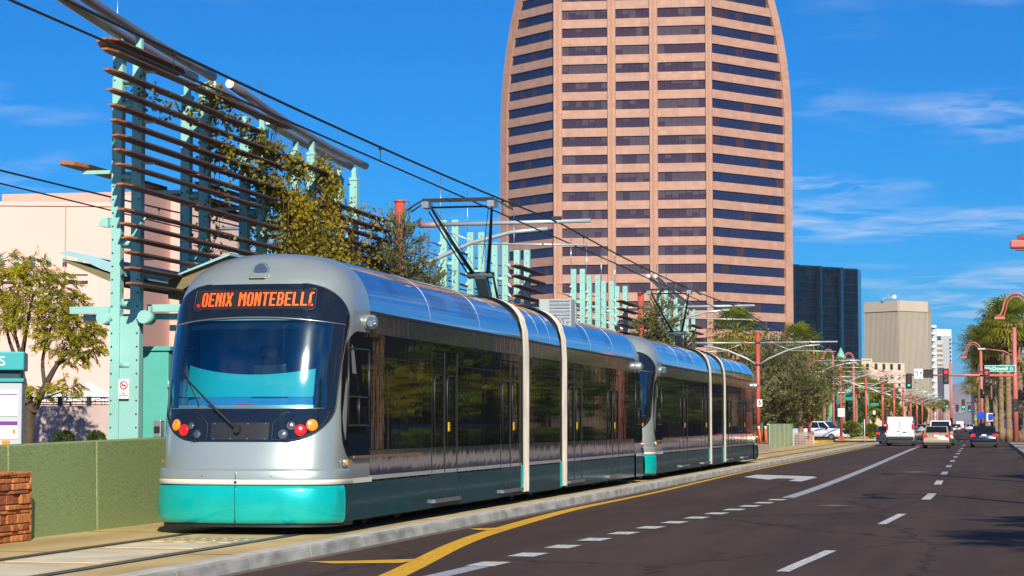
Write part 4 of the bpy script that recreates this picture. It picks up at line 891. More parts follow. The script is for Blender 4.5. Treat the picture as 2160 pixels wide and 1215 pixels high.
while z > 9: floors.append(z); z -= FH                     # tops of the window rows
def nrm(d): q = Vector((d.y, -d.x, 0)); return q if q.dot(FX) < 0 else -q
LM = (PA_ - PB).length
facesd = [('M', PB, dM, lambda z: LM, [(0.03 * LM, 0.338 * LM, 7), (0.39 * LM, 0.608 * LM, 5), (0.66 * LM, 0.955 * LM, 7)]),
          ('R', PB, dR, lambda z: t_out(25.1, z), [(0.6, None, 9)]),
          ('L', PA_, dL, lambda z: t_out(19.2, z), [(0.5, None, 8)])]
stuffp = MB(); npane = 0; panem = {}
bl = random.Random(3)
for nm, P0, D, tf, bays in facesd:
    n_ = nrm(D); blu = nm == 'L'
    # backing wall, recessed
    rows = [[P0 + D * q * tf(z) - n_ * 0.55 + Vector((0, 0, z)) for q in (0, 1)] for z in lin(0, 115.5, 60)]
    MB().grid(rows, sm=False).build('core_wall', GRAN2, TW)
    def slab(t0, t1, z0, z1, o0, o1, mat, name, clip=True):
        e0 = min(t1, tf(z0)) if clip else t1; e1 = min(t1, tf(z1)) if clip else t1
        if e1 <= t0: return None
        b = MB(); P = lambda t, z, o: P0 + D * t + n_ * o + Vector((0, 0, z))
        b.add([P(t0, z0, o0), P(e0, z0, o0), P(e1, z1, o0), P(t0, z1, o0), P(t0, z0, o1), P(e0, z0, o1), P(e1, z1, o1), P(t0, z1, o1)],
              [(0, 1, 2, 3), (4, 7, 6, 5), (0, 4, 5, 1), (3, 2, 6, 7), (0, 3, 7, 4), (1, 5, 6, 2)])
        o = b.build(name, mat, TW); flat_attr(o, P0, D); return o
    edge = 2.3
    for i, zt in enumerate(floors):
        zb = zt - WH; znext = floors[i - 1] - WH if i else ZTOP + 1
        for t0, t1, npn in bays:
            full = t1 is None
            a = t0; b = (tf(zt) - edge) if full else t1
            if b - a < 1: continue
            slab(a, tf(zt) if full else t1, zt, znext, -0.54, 0.0, GRAN, 'spandrel')
            npx = npn; wd = ((25.1 if nm == 'R' else 19.2) - edge - a) / npx if full else (b - a) / npx
            rowblind = bl.random()
            for k in range(npx):
                ta = a + wd * k; tb_ = a + wd * (k + 1)
                if ta >= b: break
                r_ = bl.random(); mi = 1 if r_ < (0.75 if rowblind < 0.3 else 0.12) else 0
                if nm in 'RL': mi = 2 if r_ > 0.12 else 0
                bd_ = bl.random(); part = bd_ if (nm != 'L' and bd_ < 0.30 + 0.3 * (rowblind > 0.7)) else 0
                P = lambda t, z: P0 + D * t - n_ * 0.34 + Vector((0, 0, z))
                if tb_ <= b + 1e-3 and npane < 300 and nm == 'M' and zb > 12 and zt < 100:
                    key = (round(wd, 3), mi)
                    if key not in panem:
                        h = WH / 2; g = MB(); g.add([D * -wd * 0.488 - Vector((0, 0, h)), D * wd * 0.488 - Vector((0, 0, h)), D * wd * 0.488 + Vector((0, 0, h)), D * -wd * 0.488 + Vector((0, 0, h)),
                                   D * -wd * 0.488 - Vector((0, 0, h)) - n_ * 0.1, D * wd * 0.488 - Vector((0, 0, h)) - n_ * 0.1, D * wd * 0.488 + Vector((0, 0, h)) - n_ * 0.1, D * -wd * 0.488 + Vector((0, 0, h)) - n_ * 0.1], [(0, 1, 2, 3), (4, 7, 6, 5), (0, 4, 5, 1), (2, 6, 7, 3)])
                        panem[key] = g.mesh('pane', WG[mi])
                    inst('pane', panem[key], TW, (P(ta, zb) + P(tb_, zt)) / 2); npane += 1
                    if part:
                        n0_ = n_ * 0.012; zc = zt - WH * (0.25 + 1.6 * part % 0.55); stuffp.add([P(ta + 0.06, zc) + n0_, P(tb_ - 0.06, zc) + n0_, P(tb_ - 0.06, zt - 0.04) + n0_, P(ta + 0.06, zt - 0.04) + n0_], [(0, 1, 2, 3)], 1)
                else:
                    tb2 = min(tb_, b); tb3 = min(tb_, tf(zt) - edge); tb4 = min(tb_, tf(zb) - edge) if full else tb2
                    stuffp.add([P(ta + 0.02, zb), P(tb4 - 0.02, zb), P(tb3 - 0.02 if full else tb2 - 0.02, zt), P(ta + 0.02, zt)], [(0, 1, 2, 3)], mi)
    # pilasters
    if nm == 'M':
        for c, w_ in ((0.0, 1.0), (0.338, 0), (0.608, 0), (0.955, 0)): pass
        for a, b in ((-0.35, 0.03 * LM), (0.338 * LM, 0.39 * LM), (0.608 * LM, 0.66 * LM), (0.955 * LM, LM + 0.35)):
            slab(a, b, 0, ZTOP, -0.54, 0.35, GRAN, 'pilaster', False); slab((a + b) / 2 - 0.25, (a + b) / 2 + 0.25, 0, ZTOP, 0.36, 0.46, GRAN2, 'pilaster_rib', False)
            for e in (a + 0.02, b - 0.14): slab(e, e + 0.12, 0, ZTOP, 0.355, 0.40, GRAN2, 'pilaster_edge', False)
    else:
        # curved outer frame of the face, with the return wall behind it
        zs_ = lin(0, 115.5, 80)
        fr = MB(); fr.grid([[P0 + D * max(0.5, tf(z) - edge) + n_ * 0.2 + Vector((0, 0, z)), P0 + D * tf(z) + n_ * 0.2 + Vector((0, 0, z))] for z in zs_], sm=False)
        fr.grid([[P0 + D * tf(z) + n_ * 0.2 + Vector((0, 0, z)), P0 + D * tf(z) - n_ * 0.55 + Vector((0, 0, z))] for z in zs_], sm=False)
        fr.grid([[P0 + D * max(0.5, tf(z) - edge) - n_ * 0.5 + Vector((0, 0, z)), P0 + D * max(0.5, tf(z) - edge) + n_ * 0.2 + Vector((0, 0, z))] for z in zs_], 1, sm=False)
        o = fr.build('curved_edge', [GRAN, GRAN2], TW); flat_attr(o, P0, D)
        MB().grid([[P0 + D * tf(z) - n_ * 0.55 + Vector((0, 0, z)), P0 + D * tf(z) * 0.96 - n_ * 0.55 + FX * 34 + Vector((0, 0, z))] for z in zs_], sm=False).build('side_wall', GRAN, TW)
stuffp.build('far_panes', WG, TW, kind='stuff')
# ---- dark blue glass block
def slab_between(p0, p1, z0, z1, th, mat, name, par, off=0.0, kind=None):
    d = (p1 - p0).normalized(); n_ = nrm(d); a, b = p0 + n_ * off, p1 + n_ * off
    return MB().add([(*q.xy, z) for z in (z0, z1) for q in (a, b, b - n_ * th, a - n_ * th)], [(0, 3, 2, 1), (4, 5, 6, 7), (0, 1, 5, 4), (1, 2, 6, 5), (2, 3, 7, 6), (3, 0, 4, 7)]).build(name, mat, par, kind=kind)
GB = thing('glass_office_block', 'dark blue mirror glass office block with stepped corners right of the pink tower', 'office building', tuple(pol(78, 520)))
gz = hgt(557, 520)
BG = [wglass('deep navy glass', (0.003, 0.010, 0.022), 0.08, 0.1), wglass('navy glass lighter', (0.006, 0.018, 0.035), 0.08, 0.15), wglass('brown reflecting glass', (0.015, 0.012, 0.02), 0.15, 0.2)]
for m_ in BG: m_.node_tree.nodes['Principled BSDF'].inputs['Specular IOR Level'].default_value = 0.15
BSTR = M('blue glass corner strip', (0.006, 0.05, 0.10), 0.12, metal=0.3); MULL = M('blue mullion', (0.006, 0.028, 0.05), 0.4)
def pu(u, d): return pol((u - 1080) / 4400 * d, d)
segs = [(1673, 1680, 521.5, 520, 1), (1680, 1721, 520, 522.5, 0), (1721, 1728, 522.5, 521, 1), (1728, 1767, 521, 523.5, 0), (1767, 1773, 523.5, 522, 1), (1773, 1811, 522, 524.5, 0), (1811, 1818, 524.5, 530, 1)]
pm = {}
for si, (u0, u1, d0, d1, strip) in enumerate(segs):
    a, b = pu(u0, d0), pu(u1, d1); top = gz - si * 0.16
    slab_between(a, b, 0, top, 1.0, BSTR if strip else MULL, 'corner_strip' if strip else 'mullion_wall', GB)
    if not strip:
        D = (b - a).normalized(); n_ = nrm(D); ln = (b - a).length; nc = 6; nr = 21; ch = (top - 0.3) / nr
        for i in range(nr):
            for j in range(nc):
                if i < 5: continue
                r_ = rnd.random(); mi = 0 if r_ < 0.8 else (1 if r_ < 0.96 else 2); key = (si, mi)
                if key not in pm:
                    wv = ln / nc * 0.95; h = ch * 0.95
                    g = MB(); g.add([D * sx_ * wv / 2 + n_ * o + Vector((0, 0, sz_ * h / 2)) for o in (0.05, 0) for sx_, sz_ in ((-1, -1), (1, -1), (1, 1), (-1, 1))], [(0, 1, 2, 3), (0, 4, 5, 1), (1, 5, 6, 2), (2, 6, 7, 3), (3, 7, 4, 0)]); pm[key] = g.mesh('pane', BG[mi])
                inst('pane', pm[key], GB, a + D * ln * (j + 0.5) / nc + Vector((0, 0, ch * (i + 0.5))))
        slab_between(a, b, 0, 5 * ch, 1.0, BG[0], 'lower_glass', GB, 0.04)
MB().add([(*p.xy, z) for z in (0, gz - 1.2) for p in (pu(1674, 524), pu(1817, 531), pu(1811, 562), pu(1690, 562))], [(4, 5, 6, 7), (1, 2, 6, 5), (2, 3, 7, 6), (3, 0, 4, 7)]).build('back_block', BG[0], GB)
# ---- beige finned tower
BE = M('beige concrete', (0.52, 0.44, 0.33), 0.85, var=0.05, scale=0.1); BED = M('dark window slot', (0.07, 0.06, 0.055), 0.4)  # dark tone for the wall between the fins
BT = thing('beige_office_tower', 'tall beige tower with close vertical fins and dishes on its roof', 'office building', tuple(pol(128, 700)))
bz = hgt(634, 700); bb_ = hgt(656, 700)
c0, c1, c2 = pu(1825, 711), pu(1896.5, 700), pu(1957, 708)
for a, b, nf in ((c0, c1, 27), (c1, c2, 24)):
    slab_between(a, b, 0, bb_, 0.1, BED, 'window_wall', BT, -0.03); slab_between(a, b, bb_, bz, 0.6, BE, 'parapet', BT, 0.35)
    D = (b - a).normalized(); n_ = nrm(D); ln = (b - a).length; f = MB()
    for k in range(nf + 1):
        p = a + D * ln * k / nf; f.obox((*p.xy, bb_ / 2), (D, n_, (0, 0, 1)), (0.55 * ln / nf, 0.16, bb_))
    f.build('fin', BE, BT, kind='stuff')
MB().add([(*p.xy, z) for z in (0, bz - 0.5) for p in (c0, c1, c2, pu(1966, 745), pu(1830, 745))], [(5, 6, 7, 8, 9), (2, 3, 8, 7), (3, 4, 9, 8), (4, 0, 5, 9)]).build('roof_block', BE, BT)
slab_between(pu(1957.5, 717), pu(1964, 722), 0, hgt(663, 720), 1.5, BE, 'side_block', BT)
for u, v, r_ in ((1863, 630, 0.4), (1868, 629, 0.35), (1880, 627.5, 0.45), (1887, 626, 0.65), (1874, 624, 0.3)):
    p = at(u, v, 705); dsh = thing('satellite_dish', 'white satellite dish on the beige tower roof, %s' % {1863: 'leftmost of the cluster', 1868: 'second from the left', 1880: 'left of the biggest dish', 1887: 'biggest and rightmost of the cluster', 1874: 'highest on a mast'}[u], 'satellite dish', (p.x, p.y, bz), 'roof dishes')
    MB().tube([p + Vector((0, .2, 0)), p, p + Vector((0, -.25, 0.0))], [r_ * 0.3, r_ * 0.8, r_], 14).build('bowl', GREY_STEEL if u != 1887 else WHITE, dsh); MB().tube([(p.x, p.y + 0.2, bz - 0.2), p], 0.12, 6).build('stand', GREY_STEEL, dsh)
# ---- balcony tower, white framed glass tower, small dark tower
BW = M('white balcony concrete', (0.66, 0.66, 0.64), 0.7); BBL = wglass('blue window glass', (0.03, 0.14, 0.26), 0.15, 0.4)
T2 = thing('balcony_tower', 'white tower with curved balconies over blue glass, behind the beige tower', 'apartment building', tuple(pol(165, 820)))
a, b = pu(1958, 820), pu(1973, 824); tz = hgt(686, 820)
slab_between(a, b, 0, tz, 8, BBL, 'glass_wall', T2); 
for k in range(15):
    z = 2 + (tz - 3) * k / 14
    mbk = MB(); D = (b - a).normalized(); n_ = nrm(D); ln = (b - a).length
    pts = [a + D * ln * j / 8 + n_ * (0.5 + 0.9 * abs(math.sin(math.pi * 2 * j / 8))) for j in range(9)]
    mbk.grid([[(*p.xy, z) for p in pts], [(*p.xy, z + 1.1) for p in pts]]).grid([[(*(p - n_ * 1.5).xy, z) for p in pts], [(*p.xy, z) for p in pts]]); mbk.build('balcony', BW, T2)
slab_between(pu(1973, 822), pu(1976, 823), 0, tz - 1.5, 6, BW, 'end_wall', T2, 0.2)
T3 = thing('blue_white_tower', 'blue glass tower with white frame and bare white top beside the open sky', 'office building', tuple(pol(195, 900)))
a, b = pu(1971, 900), pu(2006.5, 905); tz = hgt(694, 900)
slab_between(a, b, 0, hgt(709, 900), 10, BBL, 'glass_wall', T3); slab_between(a, b, hgt(709, 900), tz, 10, BW, 'white_top', T3, 0.3)
slab_between(pu(2002.5, 899), pu(2006.5, 900), 0, hgt(709, 900), 9, BW, 'white_edge', T3, 0.3)
D = (b - a).normalized(); n_ = nrm(D)
for k in range(26): 
    z = 3 + (hgt(709, 900) - 3) * k / 26; slab_between(a, b, z, z + 0.3, 0.3, MULL, 'floor_line', T3, 0.15)
for k in range(20): slab_between(pu(2003.3, 898.6), pu(2005.6, 898.8), 3 + 1.8 * k, 4 + 1.8 * k, 0.2, BBL, 'window', T3, 0.45)
T4 = thing('cream_tower', 'slim cream tower with square dark windows in front of the blue and white tower', 'office building', tuple(pol(180, 860)))
a, b = pu(1972, 860), pu(1988.5, 863); tz = hgt(718, 860); CRW = M('cream render', (0.60, 0.53, 0.40), 0.8)
slab_between(a, b, 0, tz, 8, CRW, 'wall', T4); D = (b - a).normalized(); n_ = nrm(D); ln = (b - a).length
DWIN = M('dark window', (0.04, 0.04, 0.05), 0.2)
wm = MB().obox((0, 0, 0), (D, n_, (0, 0, 1)), (0.42, 0.2, 0.95)).mesh('window', DWIN)
for i in range(11):
    for j in range(5): inst('window', wm, T4, a + D * ln * (j + 0.5) / 5 + n_ * 0.05 + Vector((0, 0, tz - 2.2 - 2.0 * i)))
T5 = thing('dark_tower', 'low dark grey tower with vertical ribs below the cream tower', 'office building', tuple(pol(180, 840)))
a, b = pu(1974, 840), pu(1990, 842); tz = hgt(776, 840); DKG = M('dark ribbed facade', (0.06, 0.055, 0.075), 0.5); DKR = M('grey violet rib', (0.13, 0.12, 0.16), 0.6)
slab_between(a, b, 0, tz, 6, DKG, 'wall', T5)
for k in range(9): 
    p = a + (b - a) * k / 8; d_ = (b - a).normalized() * 0.08; slab_between(p - d_, p + d_, 0, tz + 0.1, 0.2, DKR, 'rib', T5, 0.15)
T6 = thing('striped_tower', 'blue and salmon striped tower half hidden by palms at the right edge', 'office building', tuple(pol(150, 600)))
a, b = pu(2146, 600), pu(2215, 606); tz = hgt(696, 600); STB = M('violet blue band', (0.12, 0.14, 0.30), 0.3); STP = M('salmon grey band', (0.42, 0.26, 0.27), 0.7)
slab_between(a, b, 0, tz, 20, STB, 'wall', T6)
for k in range(8): slab_between(a, b, tz - 0.9 - 2.9 * k, tz - 2.9 * k, 0.5, STP, 'band', T6, 0.3)
# ---- cream low building with square windows
CB = thing('cream_building', 'cream stepped building with square dark windows in front of the beige tower', 'building', tuple(pol(82, 450)))
a, b = pu(1838, 450), pu(1908, 456); CRM = M('pale cream stucco', (0.66, 0.52, 0.38), 0.85, var=0.05); PKM = M('pale pink stucco', (0.66, 0.42, 0.32), 0.85, var=0.05)
slab_between(a, b, 0, hgt(765, 450), 12, CRM, 'wall', CB); slab_between(pu(1816, 449.5), pu(1838.5, 450), 0, hgt(757, 450), 12, M('yellow cream stucco', (0.62, 0.47, 0.27), 0.85), 'wall', CB, 0.3)
slab_between(a, b, hgt(797, 450), hgt(785, 450), 0.2, PKM, 'band', CB, 0.12)
D = (b - a).normalized(); n_ = nrm(D)
wl = MB().obox((0, 0, 0), (D, n_, (0, 0, 1)), (0.75, 0.2, 1.2)).mesh('window', DWIN); wsm = MB().obox((0, 0, 0), (D, n_, (0, 0, 1)), (0.5, 0.2, 0.75)).mesh('window', DWIN)
for u in (1847, 1863.5, 1879.5, 1896): q = a + (b - a) * ((u - 1838) / 70); inst('window', wl, CB, Vector((q.x, q.y, hgt(773.5, 452))) + n_ * 0.05)
q = pu(1829, 449.8); inst('window', wl, CB, Vector((q.x, q.y, hgt(773.5, 450))) - FX * 0.4)
for u in (1866, 1879.5, 1895.5):
    for v in (795, 813, 831): q = a + (b - a) * ((u - 1838) / 70); inst('window', wsm, CB, Vector((q.x, q.y, hgt(v, 452))) + n_ * 0.16)
# ---- low church-like building with green cone roofs
CH = thing('green_roofed_building', 'low salmon building with pale green cone spire and green roof edge', 'building', tuple(pol(60, 300)))
GRF = M('verdigris copper roof', (0.22, 0.50, 0.38), 0.55, var=0.12, scale=0.8); SAL = M('salmon wall', (0.50, 0.21, 0.13), 0.8)
slab_between(pu(1680, 300), pu(1760, 301), 0, hgt(772, 300), 10, SAL, 'wall', CH); slab_between(pu(1676, 299), pu(1800, 300), hgt(770, 300), hgt(757, 300), 12, GRF, 'roof_edge', CH)
p = at(1774, 800, 297); MB().tube([(p.x, p.y, 0), (p.x, p.y, hgt(776, 297)), (p.x, p.y, hgt(772, 297)), (p.x, p.y, hgt(752, 297)), (p.x, p.y, hgt(733, 297))], [1.1, 1.1, 1.25, 0.62, 0.03], 12).build('spire', GRF, CH)
for u in (1750, 1791): p = at(u, 800, 299); MB().tube([(p.x, p.y, 0), (p.x, p.y, hgt(772, 299)), (p.x, p.y, hgt(757, 299))], [1.6, 1.6, 0.7], 10).build('turret', GRF, CH)
p = at(1803, 810, 296); MB().tube([(p.x, p.y, 0), (p.x, p.y, hgt(790, 296)), (p.x, p.y, hgt(776, 296))], [2.0, 2.0, 0.9], 12).build('turret', GRF, CH)
# ---- pink museum-like building at the left
PB1 = M('pale pink stucco wall', (0.77, 0.50, 0.42), 0.9, var=0.05, scale=0.3, bump=0.003, bscale=20); PB2 = M('shaded deeper pink stucco', (0.64, 0.36, 0.28), 0.9, var=0.04, scale=0.3)  # deeper pink paints in the shaded side wall; also joints and a parapet
PBL = thing('pink_building', 'large plain pale pink building behind the tree and posts at left', 'building', tuple(pol(-15, 84)))
def blk(u0, u1, d0, d1, v, th, mat, name='wall', v0=None, off=0):
    return slab_between(pu(u0, d0), pu(u1, d1), 0 if v0 is None else hgt(v0, d0), hgt(v, (d0 + d1) / 2), th, mat, name, PBL, off)
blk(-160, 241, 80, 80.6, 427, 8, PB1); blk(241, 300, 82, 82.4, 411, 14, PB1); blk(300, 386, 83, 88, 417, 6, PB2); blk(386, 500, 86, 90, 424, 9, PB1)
for u0, u1 in ((-160, 241),): blk(u0, u1, 79.94, 80.54, 427 - 3, 0.8, PB1, 'parapet', 431)
tq = M('small teal tile', (0.25, 0.50, 0.42), 0.5)
tm_ = MB().obox((0, 0, 0), (_R, FX, (0, 0, 1)), (0.17, 0.06, 0.19)).mesh('tile', tq)
for u in (2, 34, 68, 102, 136, 168): inst('tile', tm_, PBL, at(u, 548, 79.98 + 0.6 * (u + 160) / 401))
lm_ = M('dark slot', (0.10, 0.05, 0.04), 0.8)
blk(128, 182, 79.9, 80.0, 578, 0.15, lm_, 'slot', 581, 0.0); blk(-40, 28, 79.75, 79.8, 580, 0.12, lm_, 'slot', 583)
for u in (235, 133): blk(u, u + 1.2, 79.9 + 0.0015 * (u + 160), 79.9 + 0.0015 * (u + 160), 428, 0.1, PB2, 'wall_joint', 700)
# garden wall with tree shadows, iron railing, white tents
GWm = M('mauve pink garden wall', (0.52, 0.39, 0.36), 0.9, var=0.12, scale=0.8, bump=0.003, bscale=20)
GD = thing('garden_wall', 'low mauve pink garden wall behind the tree at left', 'wall', tuple(pol(-12, 58)))
zt = hgt(856, 58); slab_between(pu(-120, 57.5), pu(330, 58.6), 0, zt, 0.3, GWm, 'wall', GD)
IR = M('dark iron', (0.03, 0.02, 0.02), 0.5)
RL = thing('iron_railing', 'dark iron railing with arched bars on top of the garden wall', 'railing', tuple(pol(-12, 58)))
a, b = pu(-120, 57.65), pu(330, 58.75); D = (b - a).normalized(); ln = (b - a).length
for z in (zt + 0.03, zt + 0.235): MB().tube([(*a.xy, z), (*b.xy, z)], 0.016, 5).build('rail', IR, RL)
n_ = 22
pst = MB().bb(-0.03, 0.03, -0.03, 0.03, zt, zt + 0.25).mesh('baluster', IR); 
for k in range(n_ + 1):
    p = a + D * ln * k / n_
    if k % 3 == 0: inst('post', MB().bb(-0.05, 0.05, -0.05, 0.05, zt, zt + 0.26).mesh('post', IR) if k == 0 else bpy.data.meshes['post.rail'] , RL, p) if False else MB().bb(p.x - 0.05, p.x + 0.05, p.y - 0.05, p.y + 0.05, zt, zt + 0.26).build('post', IR, RL)
    if k % 3 == 0 and k < n_ - 2:
        q = a + D * ln * (k + 3) / n_; MB().tube([Vector((*(p + (q - p) * t).xy, zt + 0.04 + 0.17 * math.sin(math.pi * t))) for t in lin(0, 1, 10)], 0.010, 4).build('arch_bar', IR, RL)
    for t in (0.33, 0.66):
        q = p + D * ln / n_ * t; MB().tube([(*q.xy, zt + 0.03), (*q.xy, zt + 0.235)], 0.008, 4).build('bar', IR, RL)
TENT = M('white tent fabric', (0.80, 0.78, 0.72), 0.8)
for i, (u0, u1, vt, vb_, d) in enumerate(((60, 150, 822, 840, 66), (135, 240, 815, 838, 64))):
    tn = thing('white_tent', '%s pitched white tent roof over the garden wall' % ('left' if i == 0 else 'right'), 'tent', tuple(pu((u0 + u1) / 2, d)), 'white tents behind the garden wall')
    A = [pu(u0, d), pu(u1, d), pu(u1, d + 4), pu(u0, d + 4)]; c = sum(A, Vector()) / 4; z0 = hgt(vb_, d); z1 = hgt(vt, d)
    MB().add([(*p.xy, z0) for p in A] + [(*p.xy, z0 - 0.12) for p in A] + [(*c.xy, z1 + 0.2)], [(0, 1, 8), (1, 2, 8), (2, 3, 8), (3, 0, 8), (0, 4, 5, 1), (1, 5, 6, 2), (2, 6, 7, 3), (3, 7, 4, 0)]).build('roof', TENT, tn)
    for p in A: MB().tube([(*p.xy, 0), (*p.xy, z0 - 0.02)], 0.04, 6).build('leg', GREY_STEEL, tn)
# ---- unseen buildings on the right side, invented to be mirrored in the tram's side
RB = thing('unseen_brown_building', 'unseen long plain brown building along the right pavement, added to be mirrored in the tram windows', 'building', (18, 110, 0))
RBM = M('taupe brick wall', (0.16, 0.115, 0.08), 0.9, var=0.15, scale=0.6); 
MB().bb(17, 40, 40, 150, 0, 9.5).build('wall', RBM, RB); MB().bb(16.7, 40, 39.8, 150.2, 9.5, 10.3).build('parapet', PB2, RB)
MB().bb(16.93, 16.98, 44, 146, 0.1, 1.6).build('plinth', M('pale plinth', (0.45, 0.42, 0.38), 0.8), RB)
RB2 = thing('unseen_grey_brown_block', 'unseen grey brown flat block beyond the crossing on the right side, added to be mirrored in the rear tram', 'building', (22, 260, 0))  # unseen, added to fill the rear tram's reflection
MB().bb(18, 44, 206, 330, 0, 12.5).build('wall', M('grey brown render', (0.085, 0.06, 0.045), 0.9, var=0.3, scale=0.4), RB2); MB().bb(17.8, 44, 205.8, 330.2, 12.5, 13.4).build('parapet', PB1, RB2)
for k in range(16): MB().bb(17.96, 18.05, 211 + 7.3 * k, 214.5 + 7.3 * k, 3.4, 5.2).build('window', DWIN, RB2); MB().bb(17.96, 18.05, 211 + 7.3 * k, 214.5 + 7.3 * k, 7.2, 9.0).build('window', DWIN, RB2)
RB3 = thing('unseen_pale_block', 'unseen pale long block far along the right side of the street, added to be mirrored in the tram', 'building', (24, 420, 0))  # unseen, added further along for the tram's mirrored side
MB().bb(20, 46, 345, 520, 0, 15).build('wall', CRM, RB3)
for k in range(20): MB().bb(19.95, 20.05, 350 + 8.3 * k, 354 + 8.3 * k, 4, 6.5).build('window', DWIN, RB3)
# ================================================================ VEGETATION
def leafmat(n, c, c2, tr=0.35): return M(n, c, 0.6, var=0.35, scale=0.9, var2=c2, transl=tr, detail=6)
LF_PV = leafmat('palo verde leaf', (0.34, 0.35, 0.008), (0.70, 0.60, 0.015), 0.5)
LF_ACA = leafmat('grey green acacia leaf', (0.13, 0.15, 0.04), (0.30, 0.29, 0.10))
LF_VINE = leafmat('olive vine leaf', (0.17, 0.17, 0.008), (0.55, 0.40, 0.018), 0.5)
LF_PALM = leafmat('palm frond', (0.15, 0.22, 0.010), (0.36, 0.38, 0.025), 0.42)
LF_PALM2 = leafmat('yellow green palm frond', (0.22, 0.24, 0.01), (0.50, 0.42, 0.02), 0.42)
LF_DARK = leafmat('dark green leaf', (0.03, 0.07, 0.007), (0.12, 0.17, 0.014), 0.2)
LF_SHRUB = leafmat('shrub leaf', (0.13, 0.17, 0.014), (0.32, 0.32, 0.03), 0.3)
BARK = M('brown grey bark', (0.085, 0.06, 0.04), 0.9, var=0.35, scale=6, stretch=(1, 1, 0.3), bump=0.02, bscale=12)
PTRK = M('palm trunk', (0.26, 0.165, 0.085), 0.9, var=0.35, scale=3, stretch=(1, 1, 2.5), bump=0.03, bscale=6, bstretch=(0.6, 0.6, 3))
DEADF = M('dead palm frond', (0.22, 0.14, 0.05), 0.9, var=0.3, scale=3)
def rv(r, rad):
    while True:
        v = Vector((r.uniform(-1, 1), r.uniform(-1, 1), r.uniform(-1, 1)))
        if v.length <= 1: return v * rad
def leaf(mb, p, d, ln, wd, r):
    d = d.normalized(); s = d.cross(rv(r, 1) + Vector((0, 0, 0.01))).normalized() * wd / 2
    mb.v += [tuple(p), tuple(p + d * ln * 0.5 + s), tuple(p + d * ln), tuple(p + d * ln * 0.5 - s)]
    k = len(mb.v) - 4; mb.f.append((k, k + 1, k + 2, k + 3)); mb.m.append(0); mb.s.append(False)
def tree(name, label, cat, base, limbs, blobs, n, lsz, lmat, r, group=None, droop=0.2, twig=True, aspect=0.3, bark=BARK, sprays=None):
    """limbs: list of (points, r0, r1); blobs: (centre, radii, weight); leaves grow in small sprays"""
    T = thing(name, label, cat, tuple(base), group)
    tk = MB()
    for pts, r0, r1 in limbs:
        P = spline3(pts); tk.tube(P, [r0 + (r1 - r0) * i / (len(P) - 1) for i in range(len(P))], 8)
    tk.build('trunk', bark, T)
    lf = MB(); tw = MB(); tot = sum(b[2] for b in blobs)
    for c, rad, wt in blobs:
        c = Vector(c); m = max(1, int((sprays or n / 14) * wt / tot)); per = int(n * wt / tot / m)
        for _ in range(m):
            q = rv(r, 1); q = q.normalized() * (q.length ** 0.5); s = c + Vector((q.x * rad[0], q.y * rad[1], q.z * rad[2]))
            d = (Vector((q.x, q.y, q.z * 0.5 + 0.15)) + rv(r, 0.7)).normalized(); d.z -= droop; L_ = r.uniform(0.5, 1.0) * min(rad) * 0.75
            if twig: tw.tube([s - d * L_ * 0.9, s, s + d * L_ * 0.6], [0.012, 0.008, 0.004], 3, caps=False)
            for k in range(per):
                t = r.uniform(-0.5, 0.8); p = s + d * L_ * t + rv(r, L_ * 0.22)
                leaf(lf, p, d + rv(r, 0.9) + Vector((0, 0, -droop)), lsz * r.uniform(0.6, 1.4), lsz * aspect * 2 * r.uniform(0.7, 1.2), r)
    lf.build('crown', lmat, T)
    if twig: tw.build('twigs', bark, T, kind='stuff')
    return T
def spline3(pts, n=5):
    P = [Vector(p) for p in pts]; out = []
    if len(P) < 3: return P
    for i in range(len(P) - 1):
        p0 = P[max(i - 1, 0)]; p1 = P[i]; p2 = P[i + 1]; p3 = P[min(i + 2, len(P) - 1)]
        for k in range(n):
            t = k / n; out.append(0.5 * (2 * p1 + (p2 - p0) * t + (2 * p0 - 5 * p1 + 4 * p2 - p3) * t * t + (3 * p1 - p0 - 3 * p2 + p3) * t ** 3))
    out.append(P[-1]); return out
# palo verde at the left
D0 = 53
def A(u, v, dd=0.0): return at(u, v, D0 + dd)
b0 = at(55, 925, D0); b0.z = 0.1
r = random.Random(2)
limbs = [([b0, A(62, 885), A(72, 860, -.1)], 0.17, 0.14), ([A(70, 866), A(95, 815, -.3), A(120, 770, -.4), A(150, 735, -.5)], 0.11, 0.035), ([A(64, 880), A(52, 820, .2), A(45, 770, .3), A(55, 700, .4), A(70, 620, .4)], 0.12, 0.03),
         ([A(95, 815, -.3), A(90, 760, 0), A(105, 700, 0), A(120, 650, 0)], 0.06, 0.02), ([A(46, 780, .3), A(20, 720, .4), A(5, 640, .4)], 0.07, 0.02), ([A(118, 772, -.4), A(160, 748, -.5), A(205, 735, -.5)], 0.045, 0.012),
         ([A(48, 760, .3), A(30, 690, .5), A(40, 600, .5)], 0.06, 0.02), ([A(80, 845), A(120, 830, -.4), A(165, 812, -.6)], 0.03, 0.01)]
pxm = D0 / 4400
def blob(u, v, ru, rv_, w, dd=0): return (A(u, v, dd), (ru * pxm, ru * pxm * 0.9, rv_ * pxm), w)
blobs = [blob(20, 600, 42, 40, 1.0, .3), blob(75, 570, 42, 38, .8, .2), blob(0, 660, 45, 45, 1.0, .3), blob(65, 650, 50, 45, 1.1), blob(125, 650, 45, 36, .9, -.3), blob(165, 690, 42, 32, .9, -.4), blob(190, 735, 30, 24, .6, -.5),
         blob(120, 715, 50, 34, 1.0, -.2), blob(130, 600, 38, 26, .5), blob(150, 640, 40, 26, .5, -.4), blob(15, 560, 40, 36, .5, .4), blob(140, 815, 42, 20, .45, -.4), blob(85, 830, 30, 20, .3), blob(195, 700, 24, 20, .35, -.5), blob(-40, 620, 40, 60, .8, .5), blob(155, 755, 36, 18, .4, -.4)]
